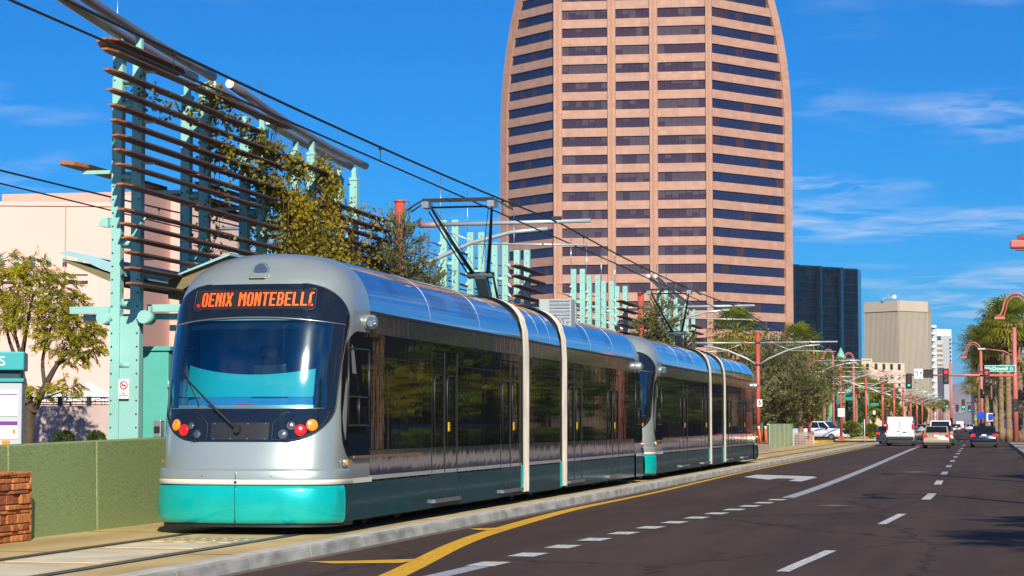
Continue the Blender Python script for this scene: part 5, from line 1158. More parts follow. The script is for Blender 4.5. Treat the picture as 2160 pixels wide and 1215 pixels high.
tree('palo_verde_tree', 'yellow green palo verde tree behind the ticket machine at left', 'tree', b0, limbs, blobs, 36000, 0.085, LF_PV, r, droop=0.45, aspect=0.13, sprays=1000)
# clipped bushes by the garden wall
def bush(name, label, c, rad, n, lsz, lmat, r, group=None, cat='bush'):
    T = thing(name, label, cat, (c[0], c[1], 0.05), group); lf = MB(); c = Vector(c)
    for _ in range(n):
        q = rv(r, 1).normalized(); q *= r.uniform(0.72, 1.0); p = c + Vector((q.x * rad[0], q.y * rad[1], q.z * rad[2]))
        if p.z < 0.03: continue
        leaf(lf, p, q + rv(r, 0.9), lsz * r.uniform(0.7, 1.3), lsz * 0.6, r)
    lf.build('foliage', lmat, T)
    st = MB()
    for k in range(5): q = rv(r, 0.6); st.tube([(c.x + q.x * 0.2, c.y + q.y * 0.2, 0.03), c + Vector((q.x * rad[0], q.y * rad[1], rad[2] * 0.6))], [0.02, 0.008], 4)
    st.build('stems', BARK, T, kind='stuff'); return T
for i, (u, w_) in enumerate(((135, 22), (203, 18))):
    c = at(u, 922, 54); c.z = hgt(924, 54) - 0.05; bush('clipped_bush', '%s rounded dark green clipped bush at the foot of the garden wall' % ('bigger left-hand' if i == 0 else 'smaller right-hand'), c, (w_ * 54 / 4400, 0.3, 0.24), 2200, 0.05, LF_DARK, r, 'clipped bushes at the garden wall')
# vine on the near screen
VN = thing('climbing_vine', 'olive and yellow vine climbing over the near louvre screen', 'vine', (-13.5, 40, 0.42))
lf = MB(); st = MB(); r = random.Random(8)
strands = []
def vine_run(p, q, n, spread, cnt, sz=0.085):
    p, q = Vector(p), Vector(q)
    for k in range(n):
        o = rv(r, spread); pts = [p + (q - p) * t + o * math.sin(math.pi * t) + rv(r, spread * 0.35) for t in lin(0, 1, 6)]
        st.tube(pts, 0.007, 3, caps=False)
        for _ in range(cnt):
            i = r.randrange(6); c = pts[i] + rv(r, spread * 0.8); leaf(lf, c, rv(r, 1) + Vector((0, 0, -0.5)), sz * r.uniform(0.6, 1.4), sz * 0.75, r)
xv = -13.3
for y_, z0, z1, n_ in ((35.0, 4.6, 7.6, 3), (38.0, 4.0, 7.35, 7), (41.05, 3.9, 7.2, 14), (39.3, 3.8, 6.4, 16), (40.2, 3.8, 5.8, 18), (42.3, 3.8, 5.3, 14), (43.4, 3.8, 4.9, 6)):
    vine_run((xv, y_, z0), (xv, y_, z1), n_, 0.42, 130)
for (ya, za), (yb, zb_), n_ in (((31.6, 7.05), (34.5, 6.95), 1), ((34.6, 7.45), (36.4, 7.1), 3), ((35.2, 6.6), (38.4, 6.2), 5), ((37.0, 7.0), (40.4, 6.7), 6), ((38.0, 6.2), (41.0, 5.3), 9), ((41.0, 6.1), (45.6, 6.0), 3), ((41.2, 5.3), (45.3, 5.3), 3), ((36.8, 4.3), (39.6, 4.0), 6), ((38.5, 4.6), (42.6, 4.4), 12), ((40.2, 4.0), (43.2, 4.0), 12), ((41.05, 7.0), (41.9, 6.4), 5)):
    vine_run((xv, ya, za), (xv, yb, zb_), n_, 0.30, 130)
for _ in range(300):
    y_ = r.gauss(40.6, 1.3); z = r.uniform(4.2, 6.3); vine_run((xv + r.uniform(-.2, .35), y_, z), (xv + r.uniform(-.2, .35), y_ + r.uniform(-.4, .4), z - r.uniform(0.3, 1.1)), 1, 0.10, 20, 0.08)
lf.build('foliage', LF_VINE, VN, kind='stuff'); st.build('stems', M('brown vine stem', (0.12, 0.065, 0.03), 0.9), VN, kind='stuff')
# airy grey-green trees on the platform and beyond
def acacia(label, u, vtop, d, wu, vbase, n, seed, lsz=0.12, dz=1.0, mat=None):
    r = random.Random(seed); s = d / 4400; b = at(u, vbase, d); b.z = 0.4; zt = hgt(vtop, d); H = zt - b.z; limbs = [([b, b + Vector((0.1, 0, H * 0.22)), b + Vector((0.0, 0.1, H * 0.4))], 0.16, 0.10)]
    blobs_ = []; k = 11
    for i in range(k):
        a = i * 2.399; q = (i + 0.5) / k; rr = wu * s * 0.5 * math.sqrt(q) * (0.9 - 0.35 * ((i * 7) % 5) / 5); z = b.z + H * (0.30 + 0.62 * ((i * 5) % k) / k * (1 - 0.35 * q))
        c = b + Vector((rr * math.cos(a), rr * math.sin(a), 0)); c.z = z; limbs.append(([b + Vector((0, 0, H * 0.2)), (b + c) / 2 + Vector((0, 0, H * 0.15)), c], 0.07, 0.012))
        blobs_.append((c, (wu * s * 0.27, wu * s * 0.27, H * 0.17), 1.0))
    return tree('acacia_tree', label, 'tree', b, limbs, blobs_, n, lsz, mat or LF_ACA, r, 'airy grey green trees by the tracks', droop=-0.25, aspect=0.16, sprays=n / 20)
acacia('airy grey green tree above the leading tram roof, at the first red pole', 848, 448, 47.5, 185, 640, 34000, 21, 0.10)
acacia('smaller airy tree over the tram roof right of the first red pole', 915, 540, 50, 110, 660, 14000, 22, 0.10)
acacia('grey green tree above the coupling between the two tram cars', 1395, 628, 80, 125, 760, 20000, 23, 0.14)
acacia('broad grey green tree right of the numbered red pole, over the parked pickup', 1655, 720, 150, 185, 905, 30000, 24, 0.22)
acacia('pale green tree behind the rear tram, left of the numbered red pole', 1555, 708, 135, 120, 880, 9000, 25, 0.24)
acacia('pale green tree crown directly behind the numbered red pole', 1612, 690, 160, 90, 880, 8000, 26, 0.26)
# palms
def palm_proto(seed, nf=46, nb=13, H=9.0, tr=0.205, skirt=0.5, mats=(LF_PALM, LF_PALM2)):
    r = random.Random(seed); T = thing('fan_palm', 'fan palm', 'palm tree', (0, 0, 0), 'fan palms along the street')
    lean = r.uniform(-0.2, 0.2); P = [(lean * (z / H) ** 2, 0, z) for z in lin(0, H, 14)]
    MB().tube(P, [tr * 1.25] + [tr * (1.0 - 0.25 * z / H) * (1 + 0.04 * (i % 2)) for i, (_, _, z) in enumerate(P)][1:], 10).build('trunk', PTRK, T)
    top = Vector((lean, 0, H)); fr = MB(); dead = MB()
    for i in range(nf):
        a = i * 2.39996; el = R(82 - 138 * (i / nf)) ; L_ = r.uniform(1.0, 1.5); d = Vector((math.cos(a) * math.cos(el), math.sin(a) * math.cos(el), math.sin(el)))
        hub = top + d * L_; side = d.cross(Vector((0, 0, 1))).normalized(); upv = side.cross(d).normalized()
        fr.tube([top, top + d * L_ * 0.5 + Vector((0, 0, 0.05)), hub], [0.03, 0.025, 0.02], 3, m=0, caps=False)
        for j in range(nb):
            t = (j / (nb - 1) - 0.5) * R(210); bd = d * math.cos(t) + side * math.sin(t) + upv * 0.12 * math.cos(t); bl_ = r.uniform(0.85, 1.15) * (1.1 - 0.3 * abs(t) / 1.9)
            mid = hub + bd * bl_ * 0.6; tip = hub + bd * bl_ + Vector((0, 0, -0.28 * bl_)); wv = bd.cross(upv).normalized() * 0.055
            k = len(fr.v); fr.v += [tuple(hub), tuple(mid + wv), tuple(tip), tuple(mid - wv)]; fr.f.append((k, k + 1, k + 2, k + 3)); fr.m.append(0 if i < nf * 0.6 else 1); fr.s.append(False)
    fr.build('crown', list(mats), T)
    for i in range(14):
        a = r.uniform(0, 6.28); z = H - r.uniform(0.8, skirt * 2.6 + 0.9); p = Vector((lean + math.cos(a) * tr * 0.7, math.sin(a) * tr * 0.7, z)); q = p + Vector((math.cos(a) * 0.35, math.sin(a) * 0.35, -r.uniform(0.5, 0.95)))
        s_ = Vector((-math.sin(a), math.cos(a), 0)) * 0.22; dead.add([p - s_ * 0.3, p + s_ * 0.3, q + s_, q - s_], [(0, 1, 2, 3)])
    dead.build('dead_fronds', DEADF, T, kind='stuff'); return T
PP = [palm_proto(41, H=9.0), palm_proto(42, H=9.0, nf=42, skirt=0.9), palm_proto(43, H=9.0, nf=50, skirt=0.3)]
_first = [True, True, True]
def palm(i, u, vtop, d, label, sc_=None, x=None):
    p = pu(u, d) if x is None else Vector((x, d, 0)); H = hgt(vtop, d); s = H / 10.3
    if _first[i]: o = PP[i]; _first[i] = False; o.location = p; o.rotation_euler = (0, 0, rnd.uniform(0, 6)); o['label'] = label; o.scale = (s * (sc_ or 1) * 1.2,) * 2 + (s,)
    else:
        o = dup(PP[i], p, rnd.uniform(0, 6), label); o.scale = (s * (sc_ or 1) * 1.2,) * 2 + (s,)
    return o
for k, (i, u, v, d, l_, s_) in enumerate([
    (0, 2126, 642, 186, 'tallest fan palm by the signal pole, crown against the sky', 1.0), (1, 2150, 640, 192, 'fan palm at the right edge, behind the signal pole top', 1.0), (2, 2098, 690, 200, 'fan palm crown just left of the tallest palm, over the street sign', 1.0),
    (0, 2080, 702, 212, 'fan palm above the curved pink street lamp', 1.0), (1, 2066, 700, 228, 'leftmost fan palm of the right-hand row', 1.0), (2, 2110, 668, 205, 'fan palm in the middle of the right-hand row, above the sign', 1.0), (0, 2092, 735, 240, 'lower fan palm deep in the right-hand row', 1.05),
    (1, 2070, 760, 260, 'small far fan palm behind the curved lamp', 1.1), (2, 2192, 760, 186, 'low fan palm at the right edge beside the signal pole', 1.35),
    (2, 1552, 660, 128, 'yellow green fan palm against the pink tower behind the rear tram', 0.95), (0, 1688, 694, 185, 'fan palm behind the grey green tree at the foot of the dark glass block', 1.0),
    (1, 1738, 752, 250, 'fan palm left of the green cone spire', 1.1), (2, 1778, 765, 258, 'fan palm just right of the green cone spire', 1.1), (0, 1760, 775, 266, 'fan palm below the green cone spire', 1.15), (1, 1805, 778, 262, 'fan palm under the cream building, left one', 1.1), (0, 1660, 770, 240, 'fan palm behind the white pickup cab', 1.1),
    (2, 1822, 800, 290, 'fan palm by the far red poles left of the van', 1.15), (0, 1842, 806, 300, 'fan palm above the white van roof', 1.15), (1, 1870, 815, 320, 'far fan palm in front of the beige tower', 1.2), (2, 1915, 838, 420, 'far fan palm beneath the turn arrow sign', 1.3), (1, 1945, 840, 430, 'far fan palm beneath the blank signal back', 1.3), (0, 1968, 842, 440, 'far fan palm at the foot of the balcony tower', 1.3), (2, 1988, 846, 450, 'far fan palm right below the cream tower', 1.3), (0, 2056, 800, 300, 'far fan palm at the left end of the right-hand row', 1.2)]): palm(i, u, v, d, l_, s_)
for k, (x, y_, zt, l_) in enumerate([(7.6, 15.0, 10.4, 'first fan palm beside the right pavement, casting frond shadows on the road'), (7.3, 22.2, 9.4, 'second fan palm beside the right pavement, casting frond shadows on the road'), (7.4, 53, 9.2, 'third fan palm beside the right pavement, whose fronds shade the middle of the road'), (8.5, 88, 9, 'added fan palm on the right pavement before the brown building, mirrored in the tram'), (8.5, 118, 9.5, 'added fan palm near the far end of the brown building, mirrored in the tram'), (8.3, 140, 9, 'added fan palm on the right pavement close to the crossing'), (7.5, 212, 10, 'added fan palm on the right pavement just beyond the crossing'), (7.8, 236, 10.5, 'added fan palm beyond the crossing in front of the grey brown block'), (7.6, 262, 10, 'added fan palm halfway along the grey brown block'), (7.9, 292, 10.5, 'added fan palm near the far end of the grey brown block'), (7.5, 325, 10, 'added fan palm between the grey brown block and the pale block')]):
    o = dup(PP[k % 3], (x, y_, 0), k * 1.3, l_); s = zt / 10.3; o.scale = (s, s, s)  # palms after the third are added for the tram's reflections
# unseen right pavement trees and hedges added for tram reflections; plants round the crossing
for k, (x, y_, l_) in enumerate([(11.5, 100, 'unseen palo verde tree in front of the brown building, mirrored in the tram doors'), (12, 128, 'second unseen palo verde tree in front of the brown building, near the crossing'), (12, 114, 'unseen palo verde tree midway along the brown building, mirrored in the tram'), (13, 146, 'unseen palo verde tree at the crossing end of the brown building'), (13, 222, 'unseen palo verde tree at the near end of the grey brown block'), (13.5, 248, 'unseen palo verde tree in front of the middle of the grey brown block'), (13, 280, 'unseen palo verde tree toward the far end of the grey brown block')]):
    r = random.Random(60 + k); b = Vector((x, y_, 0.1)); lm = [([b, b + Vector((0.1, 0.1, 1.2))], 0.14, 0.1)]; bs = []
    for i in range(9):
        a = i * 2.4; c = b + Vector((1.5 * math.cos(a) * (0.4 + i / 12), 1.5 * math.sin(a) * (0.4 + i / 12), 2.2 + 2.0 * ((i * 4) % 9) / 9)); lm.append(([b + Vector((0.1, 0.1, 1.1)), (b + c) / 2 + Vector((0, 0, .5)), c], 0.06, 0.015)); bs.append((c, (1.0, 1.0, 0.7), 1))
    tree('palo_verde_tree', l_, 'tree', b, lm, bs, 4500, 0.16, LF_PV, r, 'unseen palo verdes on the right pavement', aspect=0.3)
r = random.Random(77)
for k, (u, v, d, wu, hv, l_, m_) in enumerate([(1795, 905, 205, 34, 14, 'shaggy green shrub between the two red poles left of the van', LF_SHRUB), (1838, 908, 204, 26, 12, 'shaggy pale shrub right behind the red pole left of the van', LF_SHRUB), (1690, 905, 230, 26, 10, 'dark hedge behind the white pickup bonnet', LF_DARK), (1742, 910, 235, 30, 9, 'clipped hedge beside the small white signpost', LF_DARK), (1668, 880, 240, 40, 22, 'loose green shrub on the bank behind the pickup', LF_SHRUB), (1720, 868, 255, 45, 26, 'green shrub mass on the bank behind the palms', LF_SHRUB), (1800, 866, 270, 50, 28, 'tall green shrub on the bank behind the square notice', LF_DARK), (1880, 872, 330, 40, 24, 'green shrub on the bank over the van roof', LF_SHRUB), (1935, 875, 420, 34, 20, 'far green shrub left of the white off-road vehicle', LF_DARK), (2076, 905, 215, 16, 12, 'low shrub at the foot of the right palm row', LF_DARK), (1560, 870, 150, 60, 30, 'green shrub behind the rear tram end', LF_SHRUB)]):
    c = at(u, v, d); c.z = max(0.3, hgt(v, d)); s = d / 4400; bush('shrub', l_, c, (wu * s * 0.6, wu * s * 0.5, hv * s), 2600, 0.22 * d / 200, m_, r, 'shrubs around the crossing')
for k, (u, v, d, w_, l_) in enumerate([(1860, 800, 370, 60, 'dark green round tree in front of the cream building'), (1722, 770, 280, 70, 'dark leafy tree behind the palms under the glass block'), (1690, 790, 262, 60, 'bushy green tree behind the pickup'), (1830, 815, 300, 50, 'bushy tree beneath the cream building corner'), (1772, 800, 300, 60, 'bushy tree behind the notice pole'), (2082, 800, 330, 44, 'dark bushy tree deep behind the right palms'), (2100, 770, 250, 60, 'dark leafy tree filling the right palm row'), (2140, 790, 235, 60, 'dark leafy tree behind the signal pole')]):
    r = random.Random(90 + k); s = d / 4400; b = pu(u, d); b.z = 0; zt = hgt(v, d); bs = []; lm = [([b, b + Vector((0, 0, zt * 0.5))], 0.25, 0.15)]
    for i in range(9):
        a = i * 2.4; c = b + Vector((w_ * s * 0.33 * math.cos(a) * math.sqrt(i / 9), w_ * s * 0.33 * math.sin(a) * math.sqrt(i / 9), zt * (0.45 + 0.45 * ((i * 4) % 9) / 9))); lm.append(([b + Vector((0, 0, zt * 0.3)), c], 0.08, 0.03)); bs.append((c, (w_ * s * 0.26, w_ * s * 0.26, zt * 0.16), 1))
    tree('leafy_tree', l_, 'tree', b, lm, bs, 4200, 0.40 * d / 280, LF_DARK if k % 2 == 0 else LF_SHRUB, r, 'leafy trees around the crossing', aspect=0.4, twig=False)

for k, (x, y_, l_) in enumerate([(10.8, 108, 'unseen dark leafy tree between the mirrored palo verdes on the right pavement'), (11.5, 137, 'unseen dark leafy tree near the crossing end of the brown building'), (10.6, 153, 'unseen dark leafy tree at the right corner of the crossing'), (11.2, 164, 'unseen dark leafy tree right at the crossing kerb'), (12.5, 204, 'unseen dark leafy tree on the far right corner of the crossing'), (11.5, 268, 'unseen dark leafy tree before the grey brown block')]):  # unseen trees, added to darken the reflections in the tram's side
    r = random.Random(190 + k); b = Vector((x, y_, 0.1)); bs = []; lm = [([b, b + Vector((0, 0, 2.4))], 0.2, 0.14)]
    for i in range(9):
        a = i * 2.4; c = b + Vector((1.9 * math.cos(a) * math.sqrt(i / 9), 1.9 * math.sin(a) * math.sqrt(i / 9), 2.6 + 3.6 * ((i * 4) % 9) / 9)); lm.append(([b + Vector((0, 0, 1.8)), c], 0.07, 0.03)); bs.append((c, (1.3, 1.3, 0.9), 1))
    tree('leafy_tree', l_, 'tree', b, lm, bs, 3600, 0.28, LF_DARK, r, 'unseen leafy trees on the right pavement', aspect=0.4, twig=False)
for k, (y0, y1, l_) in enumerate([(96, 132, 'unseen low dark hedge along the brown building'), (134, 168, 'unseen low dark hedge near the right corner of the crossing')]):  # unseen hedges, added for the lower part of the tram's reflections
    r = random.Random(300 + k); hg = thing('hedge', l_, 'hedge', (9.6, y0, 0.1)); lf_ = MB()
    for _ in range(4200):
        p = Vector((9.6 + r.uniform(-.55, .55), r.uniform(y0, y1), 0.1 + 1.15 * math.sqrt(r.random()))); leaf(lf_, p, rv(r, 1), 0.3, 0.16, r)
    lf_.build('foliage', LF_DARK, hg)
# ================================================================ VEHICLES
CG = M('dark car glass', (0.01, 0.012, 0.015), 0.05, spec=0.7); TYRE = M('tyre rubber', (0.018, 0.018, 0.018), 0.8); RIM = M('alloy rim', (0.5, 0.5, 0.5), 0.3, metal=0.8)
TAIL = M('red tail lamp', (0.75, 0.012, 0.015), 0.2, coat=0.6, emit=0.7); PLATE = M('number plate', (0.7, 0.72, 0.75), 0.4); TRIM = M('black car trim', (0.02, 0.02, 0.022), 0.55)
def car(name, label, cat, col, L_=4.6, W=1.78, H=1.45, belt=0.92, kind='sedan', metal=0.4, glass_top=None, group='cars on the road'):
    """built with the tail at y=0 facing -Y; nose towards +Y"""
    T = thing(name, label, cat, (0, 0, 0), group); paint = M('car paint ' + label[:20], col, 0.28, metal=metal, coat=1.0)
    hw = W / 2
    if kind == 'sedan':  prof = [(0.0, 0.42, .90), (0.05, 0.80, .94), (0.16, 0.97, .95), (0.75, 1.0, .98), (1.2, 0.95, 1.0), (3.2, 0.95, 1.0), (3.5, 0.90, .98), (4.3, 0.74, .92), (4.6, 0.50, .80)]; cab = [(0.62, 0.0), (1.30, 1.0), (2.55, 1.0), (3.45, 0.0)]
    elif kind == 'suv':  prof = [(0.0, 0.48, .92), (0.04, 0.85, .96), (0.12, belt, .98), (1.0, belt, 1.0), (3.4, belt, 1.0), (3.7, belt - 0.03, .98), (4.5, belt - 0.16, .94), (4.75, 0.62, .84)]; cab = [(0.10, 0.0), (0.32, 1.0), (2.9, 1.0), (3.65, 0.0)]
    elif kind == 'van':  prof = [(0.0, 0.62, .96), (0.02, 1.0, .97), (0.05, belt, .98), (1.0, belt, 1.0), (4.2, belt, 1.0), (4.5, belt - 0.05, .98), (5.3, 1.05, .93), (5.6, 0.7, .85)]; cab = [(0.05, 0.0), (0.16, 1.0), (3.7, 1.0), (4.6, 0.0)]
    else:                prof = [(0.0, 0.60, .95), (0.03, 0.95, .97), (0.1, belt, .98), (2.0, belt, 1.0), (3.9, belt, 1.0), (4.3, belt, .98), (5.3, belt - 0.06, .96), (5.6, 0.7, .9)]; cab = [(2.15, 0.0), (2.25, 1.0), (3.6, 1.0), (4.35, 0.0)]
    k = L_ / prof[-1][0]; zb = 0.24 if kind == 'sedan' else 0.34
    rows = []
    for y_, z, f in prof:
        w_ = hw * f; y_ *= k; rows.append([(-w_ * 0.90, y_, zb), (-w_, y_, zb + 0.16), (-w_, y_, z * 0.72), (-w_ * 0.965, y_, z - 0.06), (-w_ * 0.90, y_, z), (0, y_, z + 0.02), (w_ * 0.90, y_, z), (w_ * 0.965, y_, z - 0.06), (w_, y_, z * 0.72), (w_, y_, zb + 0.16), (w_ * 0.90, y_, zb)])
    bd = MB(); bd.grid(rows, sm=True)
    for q, rev in ((rows[0], False), (rows[-1], True)): bd.add(q, [tuple(range(len(q)))[::1 if rev else -1]])
    bd.build('body', paint, T)
    tz = H; ins = 0.16 if kind != 'van' else 0.10
    bz_ = [interp([(p[0], p[1]) for p in prof], c[0]) - 0.02 for c in cab]
    ys = [c[0] * k for c in cab]; wB = hw * 0.93; wT = hw - ins
    def ring(y_, z, w_): return [(-w_, y_, z), (w_, y_, z)]
    V = [(-wB, ys[0], bz_[0]), (wB, ys[0], bz_[0]), (-wT, ys[1], tz), (wT, ys[1], tz), (-wT, ys[2], tz), (wT, ys[2], tz), (-wB, ys[3], bz_[3]), (wB, ys[3], bz_[3])]
    MB().add(V, [(0, 1, 3, 2), (2, 3, 5, 4), (4, 5, 7, 6), (0, 2, 4, 6), (1, 7, 5, 3), (0, 6, 7, 1)]).build('cabin', paint, T, bev=0.07, seg=3)
    def quad_on(a, b, c, d, m, name, mg=(0.1, 0.1, 0.1, 0.1), out=0.012):
        a, b, c, d = (Vector(q) for q in (a, b, c, d)); P = lambda s, t: (a * (1 - s) + b * s) * (1 - t) + (d * (1 - s) + c * s) * t
        n_ = (b - a).cross(d - a).normalized(); q4 = [P(mg[0], mg[2]), P(1 - mg[1], mg[2]), P(1 - mg[1], 1 - mg[3]), P(mg[0], 1 - mg[3])]
        return MB().add([p + n_ * out for p in q4] + [p - n_ * 0.01 for p in q4], [(0, 1, 2, 3), (0, 4, 5, 1), (1, 5, 6, 2), (2, 6, 7, 3), (3, 7, 4, 0)]).build(name, m, T)
    if kind != 'van': quad_on(V[0], V[1], V[3], V[2], CG, 'rear_window', (0.07, 0.07, 0.12, 0.10))
    quad_on(V[7], V[6], V[4], V[5], CG, 'windscreen', (0.06, 0.06, 0.06, 0.08))
    for s, q in ((1, (V[1], V[7], V[5], V[3])), (-1, (V[6], V[0], V[2], V[4]))):
        if kind == 'van': quad_on(*q, CG, 'side_window', (0.70, 0.06, 0.12, 0.14) if s > 0 else (0.06, 0.70, 0.12, 0.14))
        else:
            quad_on(*q, CG, 'side_window', (0.06, 0.53, 0.10, 0.14)); quad_on(*q, CG, 'side_window', (0.51, 0.06, 0.10, 0.14))
    for s in (-1, 1):
        for y_ in (L_ * 0.19, L_ * 0.80):
            w_ = MB().tube([(s * (hw - 0.22), y_, 0.33), (s * (hw - 0.02), y_, 0.33), (s * (hw + 0.005), y_, 0.33)], [0.33, 0.33, 0.29], 18).build('wheel', TYRE, T); MB().tube([(s * (hw - 0.01), y_, 0.33), (s * (hw + 0.012), y_, 0.33)], 0.20, 12).build('rim', RIM, w_)
        my = ys[2] + 0.55 * (ys[3] - ys[2]); MB().bb(min(s * (hw - 0.05), s * (hw + 0.18)), max(s * (hw - 0.05), s * (hw + 0.18)), my, my + 0.14, bz_[3] + 0.02, bz_[3] + 0.20).build('mirror', TRIM if kind in ('van', 'pickup') else paint, T, bev=0.03)
        if kind == 'sedan': zl, hl_, wl_ = 0.72, 0.20, 0.26
        elif kind == 'van': zl, hl_, wl_ = 1.18, 0.42, 0.12
        else: zl, hl_, wl_ = 0.80, 0.30, 0.16
        xo = hw * 0.945; MB().bb(min(s * xo, s * (xo - wl_)), max(s * xo, s * (xo - wl_)), -0.015, 0.16, zl, zl + hl_).build('tail_lamp', TAIL, T, bev=0.03)
        MB().bb(min(s * 0.55 * hw, s * 0.9 * hw), max(s * 0.55 * hw, s * 0.9 * hw), L_ - 0.28, L_ - 0.05, 0.58, 0.74).build('headlight', CLEAR, T, bev=0.03)
    bm = paint if kind == 'sedan' else (TRIM if kind == 'van' else GREY_STEEL)
    MB().bb(-hw * 0.96, hw * 0.96, -0.10, 0.20, 0.36 if kind == 'sedan' else 0.46, 0.62 if kind == 'sedan' else 0.70).build('rear_bumper', bm, T, bev=0.07, seg=3)
    MB().bb(-hw * 0.90, hw * 0.90, -0.06, 0.25, 0.22, 0.37 if kind == 'sedan' else 0.47).build('rear_valance', TRIM, T)
    MB().bb(-hw * 0.8, hw * 0.8, 0.4, L_ - 0.4, 0.2, 0.4).build('underbody', BLACK, T)
    MB().bb(-hw * 0.92, hw * 0.92, L_ - 0.12, L_ + 0.08, 0.3, 0.6).build('front_bumper', paint, T, bev=0.06)
    MB().bb(-hw * 0.5, hw * 0.5, L_ - 0.08, L_ + 0.03, 0.62, 0.78).build('grille', TRIM, T)
    px_ = 0.0 if kind != 'van' else hw * 0.30; zp = 0.74 if kind == 'sedan' else (0.96 if kind != 'van' else 1.02)
    MB().bb(px_ - 0.16, px_ + 0.16, -0.03, -0.008, zp, zp + 0.16).build('number_plate', PLATE, T)
    return T
def place(T, u, v, rz=0.0, off=(0, 0)):
    p = gnd(u, v); T.location = (p.x + off[0], p.y + off[1], 0.0); T.rotation_euler = (0, 0, R(rz)); return T
van = car('cargo_van', 'white windowless cargo van with red side lamps in the left lane', 'van', (0.80, 0.80, 0.80), 5.6, 2.02, 2.12, 1.22, 'van', 0.0)
pv = place(van, 1899, 941)
MB().bb(-0.86, 0.86, -0.012, 0.0, 0.80, 0.83).build('door_crease', GREY_STEEL, van)
for z in (0.95, 1.75):
    for s in (-1, 1): MB().bb(s * 0.93 - 0.03, s * 0.93 + 0.03, -0.02, 0.05, z, z + 0.1).build('hinge', GREY_STEEL, van)
MB().bb(-0.2, -0.06, -0.03, 0.0, 1.05, 1.09).build('door_handle', TRIM, van)
for x in (-0.012,): MB().bb(-0.008, 0.008, -0.012, 0.02, 0.72, 1.9).build('door_gap', TRIM, van)
MB().bb(0.20, 0.46, -0.025, 0.01, 0.97, 1.20).build('plate_recess', TRIM, van)
place(car('dark_car', 'dark blue grey car half hidden left of the white van', 'car', (0.03, 0.04, 0.055), 4.6, 1.78, 1.42, .9, 'sedan'), 1871.5, 936)
tan_ = place(car('tan_sedan', 'tan gold sedan in the middle lane, nearest of the stopped cars', 'car', (0.50, 0.40, 0.24), 4.75, 1.76, 1.46, .95, 'sedan', 0.35), 1975, 946)
MB().bb(-0.22, 0.22, -0.005, 0.03, 0.865, 0.90).build('boot_trim', CHROME, tan_); MB().bb(-0.14, 0.14, 0.55, 0.62, 1.02, 1.05).build('brake_lamp', TAIL, tan_)
place(car('dark_sedan', 'black sedan just behind and right of the tan sedan', 'car', (0.012, 0.014, 0.017), 4.6, 1.76, 1.5, .95, 'suv', 0.2), 1987, 940.5)
place(car('white_suv', 'white off-road vehicle in front of the tan sedan', 'car', (0.80, 0.80, 0.80), 4.7, 1.92, 1.88, 1.12, 'suv', 0.0), 1984, 936)
navy = place(car('navy_sedan', 'dark navy sedan alone in the right lane', 'car', (0.010, 0.024, 0.045), 4.5, 1.78, 1.46, .95, 'sedan', 0.5), 2076, 944)
MB().bb(-0.30, 0.30, -0.03, 0.01, 0.70, 0.78).build('chrome_strip', CHROME, navy)
pick = car('white_pickup', 'white pickup truck waiting behind the lattice fence', 'truck', (0.80, 0.80, 0.80), 5.6, 1.95, 1.85, 1.15, 'pickup', 0.0)
pick.location = gnd(1676, 928) + Vector((0, 0, 0)); pick.location.z = 0.0; pick.rotation_euler = (0, 0, R(-112))
MB().bb(-0.6, 0.6, 5.55, 5.66, 0.72, 1.0).build('front_grille', TRIM, pick); MB().bb(-0.95, -0.6, 5.5, 5.63, 0.8, 0.98).build('marker_lamp', AMBER, pick)
far = [(1812, 908, 'white', (0.7, 0.7, 0.7), 'suv', -95, 'white car crossing behind the shaggy shrubs'), (1787, 914, 'dark', (0.02, 0.02, 0.022), 'suv', 170, 'dark car beside the pole with the square notice'), (1637, 915, 'teal', (0.02, 0.07, 0.09), 'sedan', 90, 'dark teal car parked behind the orange posts'),
       (1944, 915, 'grey', (0.22, 0.23, 0.25), 'suv', 0, 'grey car beyond the crossing, left of the white off-road vehicle'), (1932, 909, 'white', (0.6, 0.6, 0.6), 'sedan', 180, 'pale car coming the other way beyond the crossing'), (2017, 912, 'black', (0.015, 0.015, 0.018), 'suv', 0, 'black car beyond the crossing right of the white off-road vehicle'), (2025, 909, 'white', (0.75, 0.75, 0.75), 'van', 0, 'far white van beyond the black car'), (2046, 911, 'silver', (0.5, 0.52, 0.55), 'suv', 0, 'far silver car left of the navy sedan'), (2040, 903, 'blue', (0.03, 0.06, 0.13), 'sedan', 0, 'very far blue car in the right lanes'), (2055, 904, 'white', (0.7, 0.7, 0.7), 'suv', 0, 'very far white car near the palms'), (2032, 901, 'dark', (0.03, 0.03, 0.035), 'sedan', 0, 'very far dark car in the middle of the street'), (1912, 912, 'red', (0.25, 0.03, 0.03), 'sedan', 180, 'far red car beyond the van on the other side'), (1958, 905, 'silver', (0.45, 0.46, 0.48), 'sedan', 180, 'far silver car behind the white off-road vehicle')]
for u, v, nm, c, kd, rz, lb_ in far: place(car('distant_car', lb_, 'car', c, 4.6, 1.8, 1.5 if kd != 'van' else 2.1, 0.98, kd, 0.2, group='distant cars'), u, v, rz)
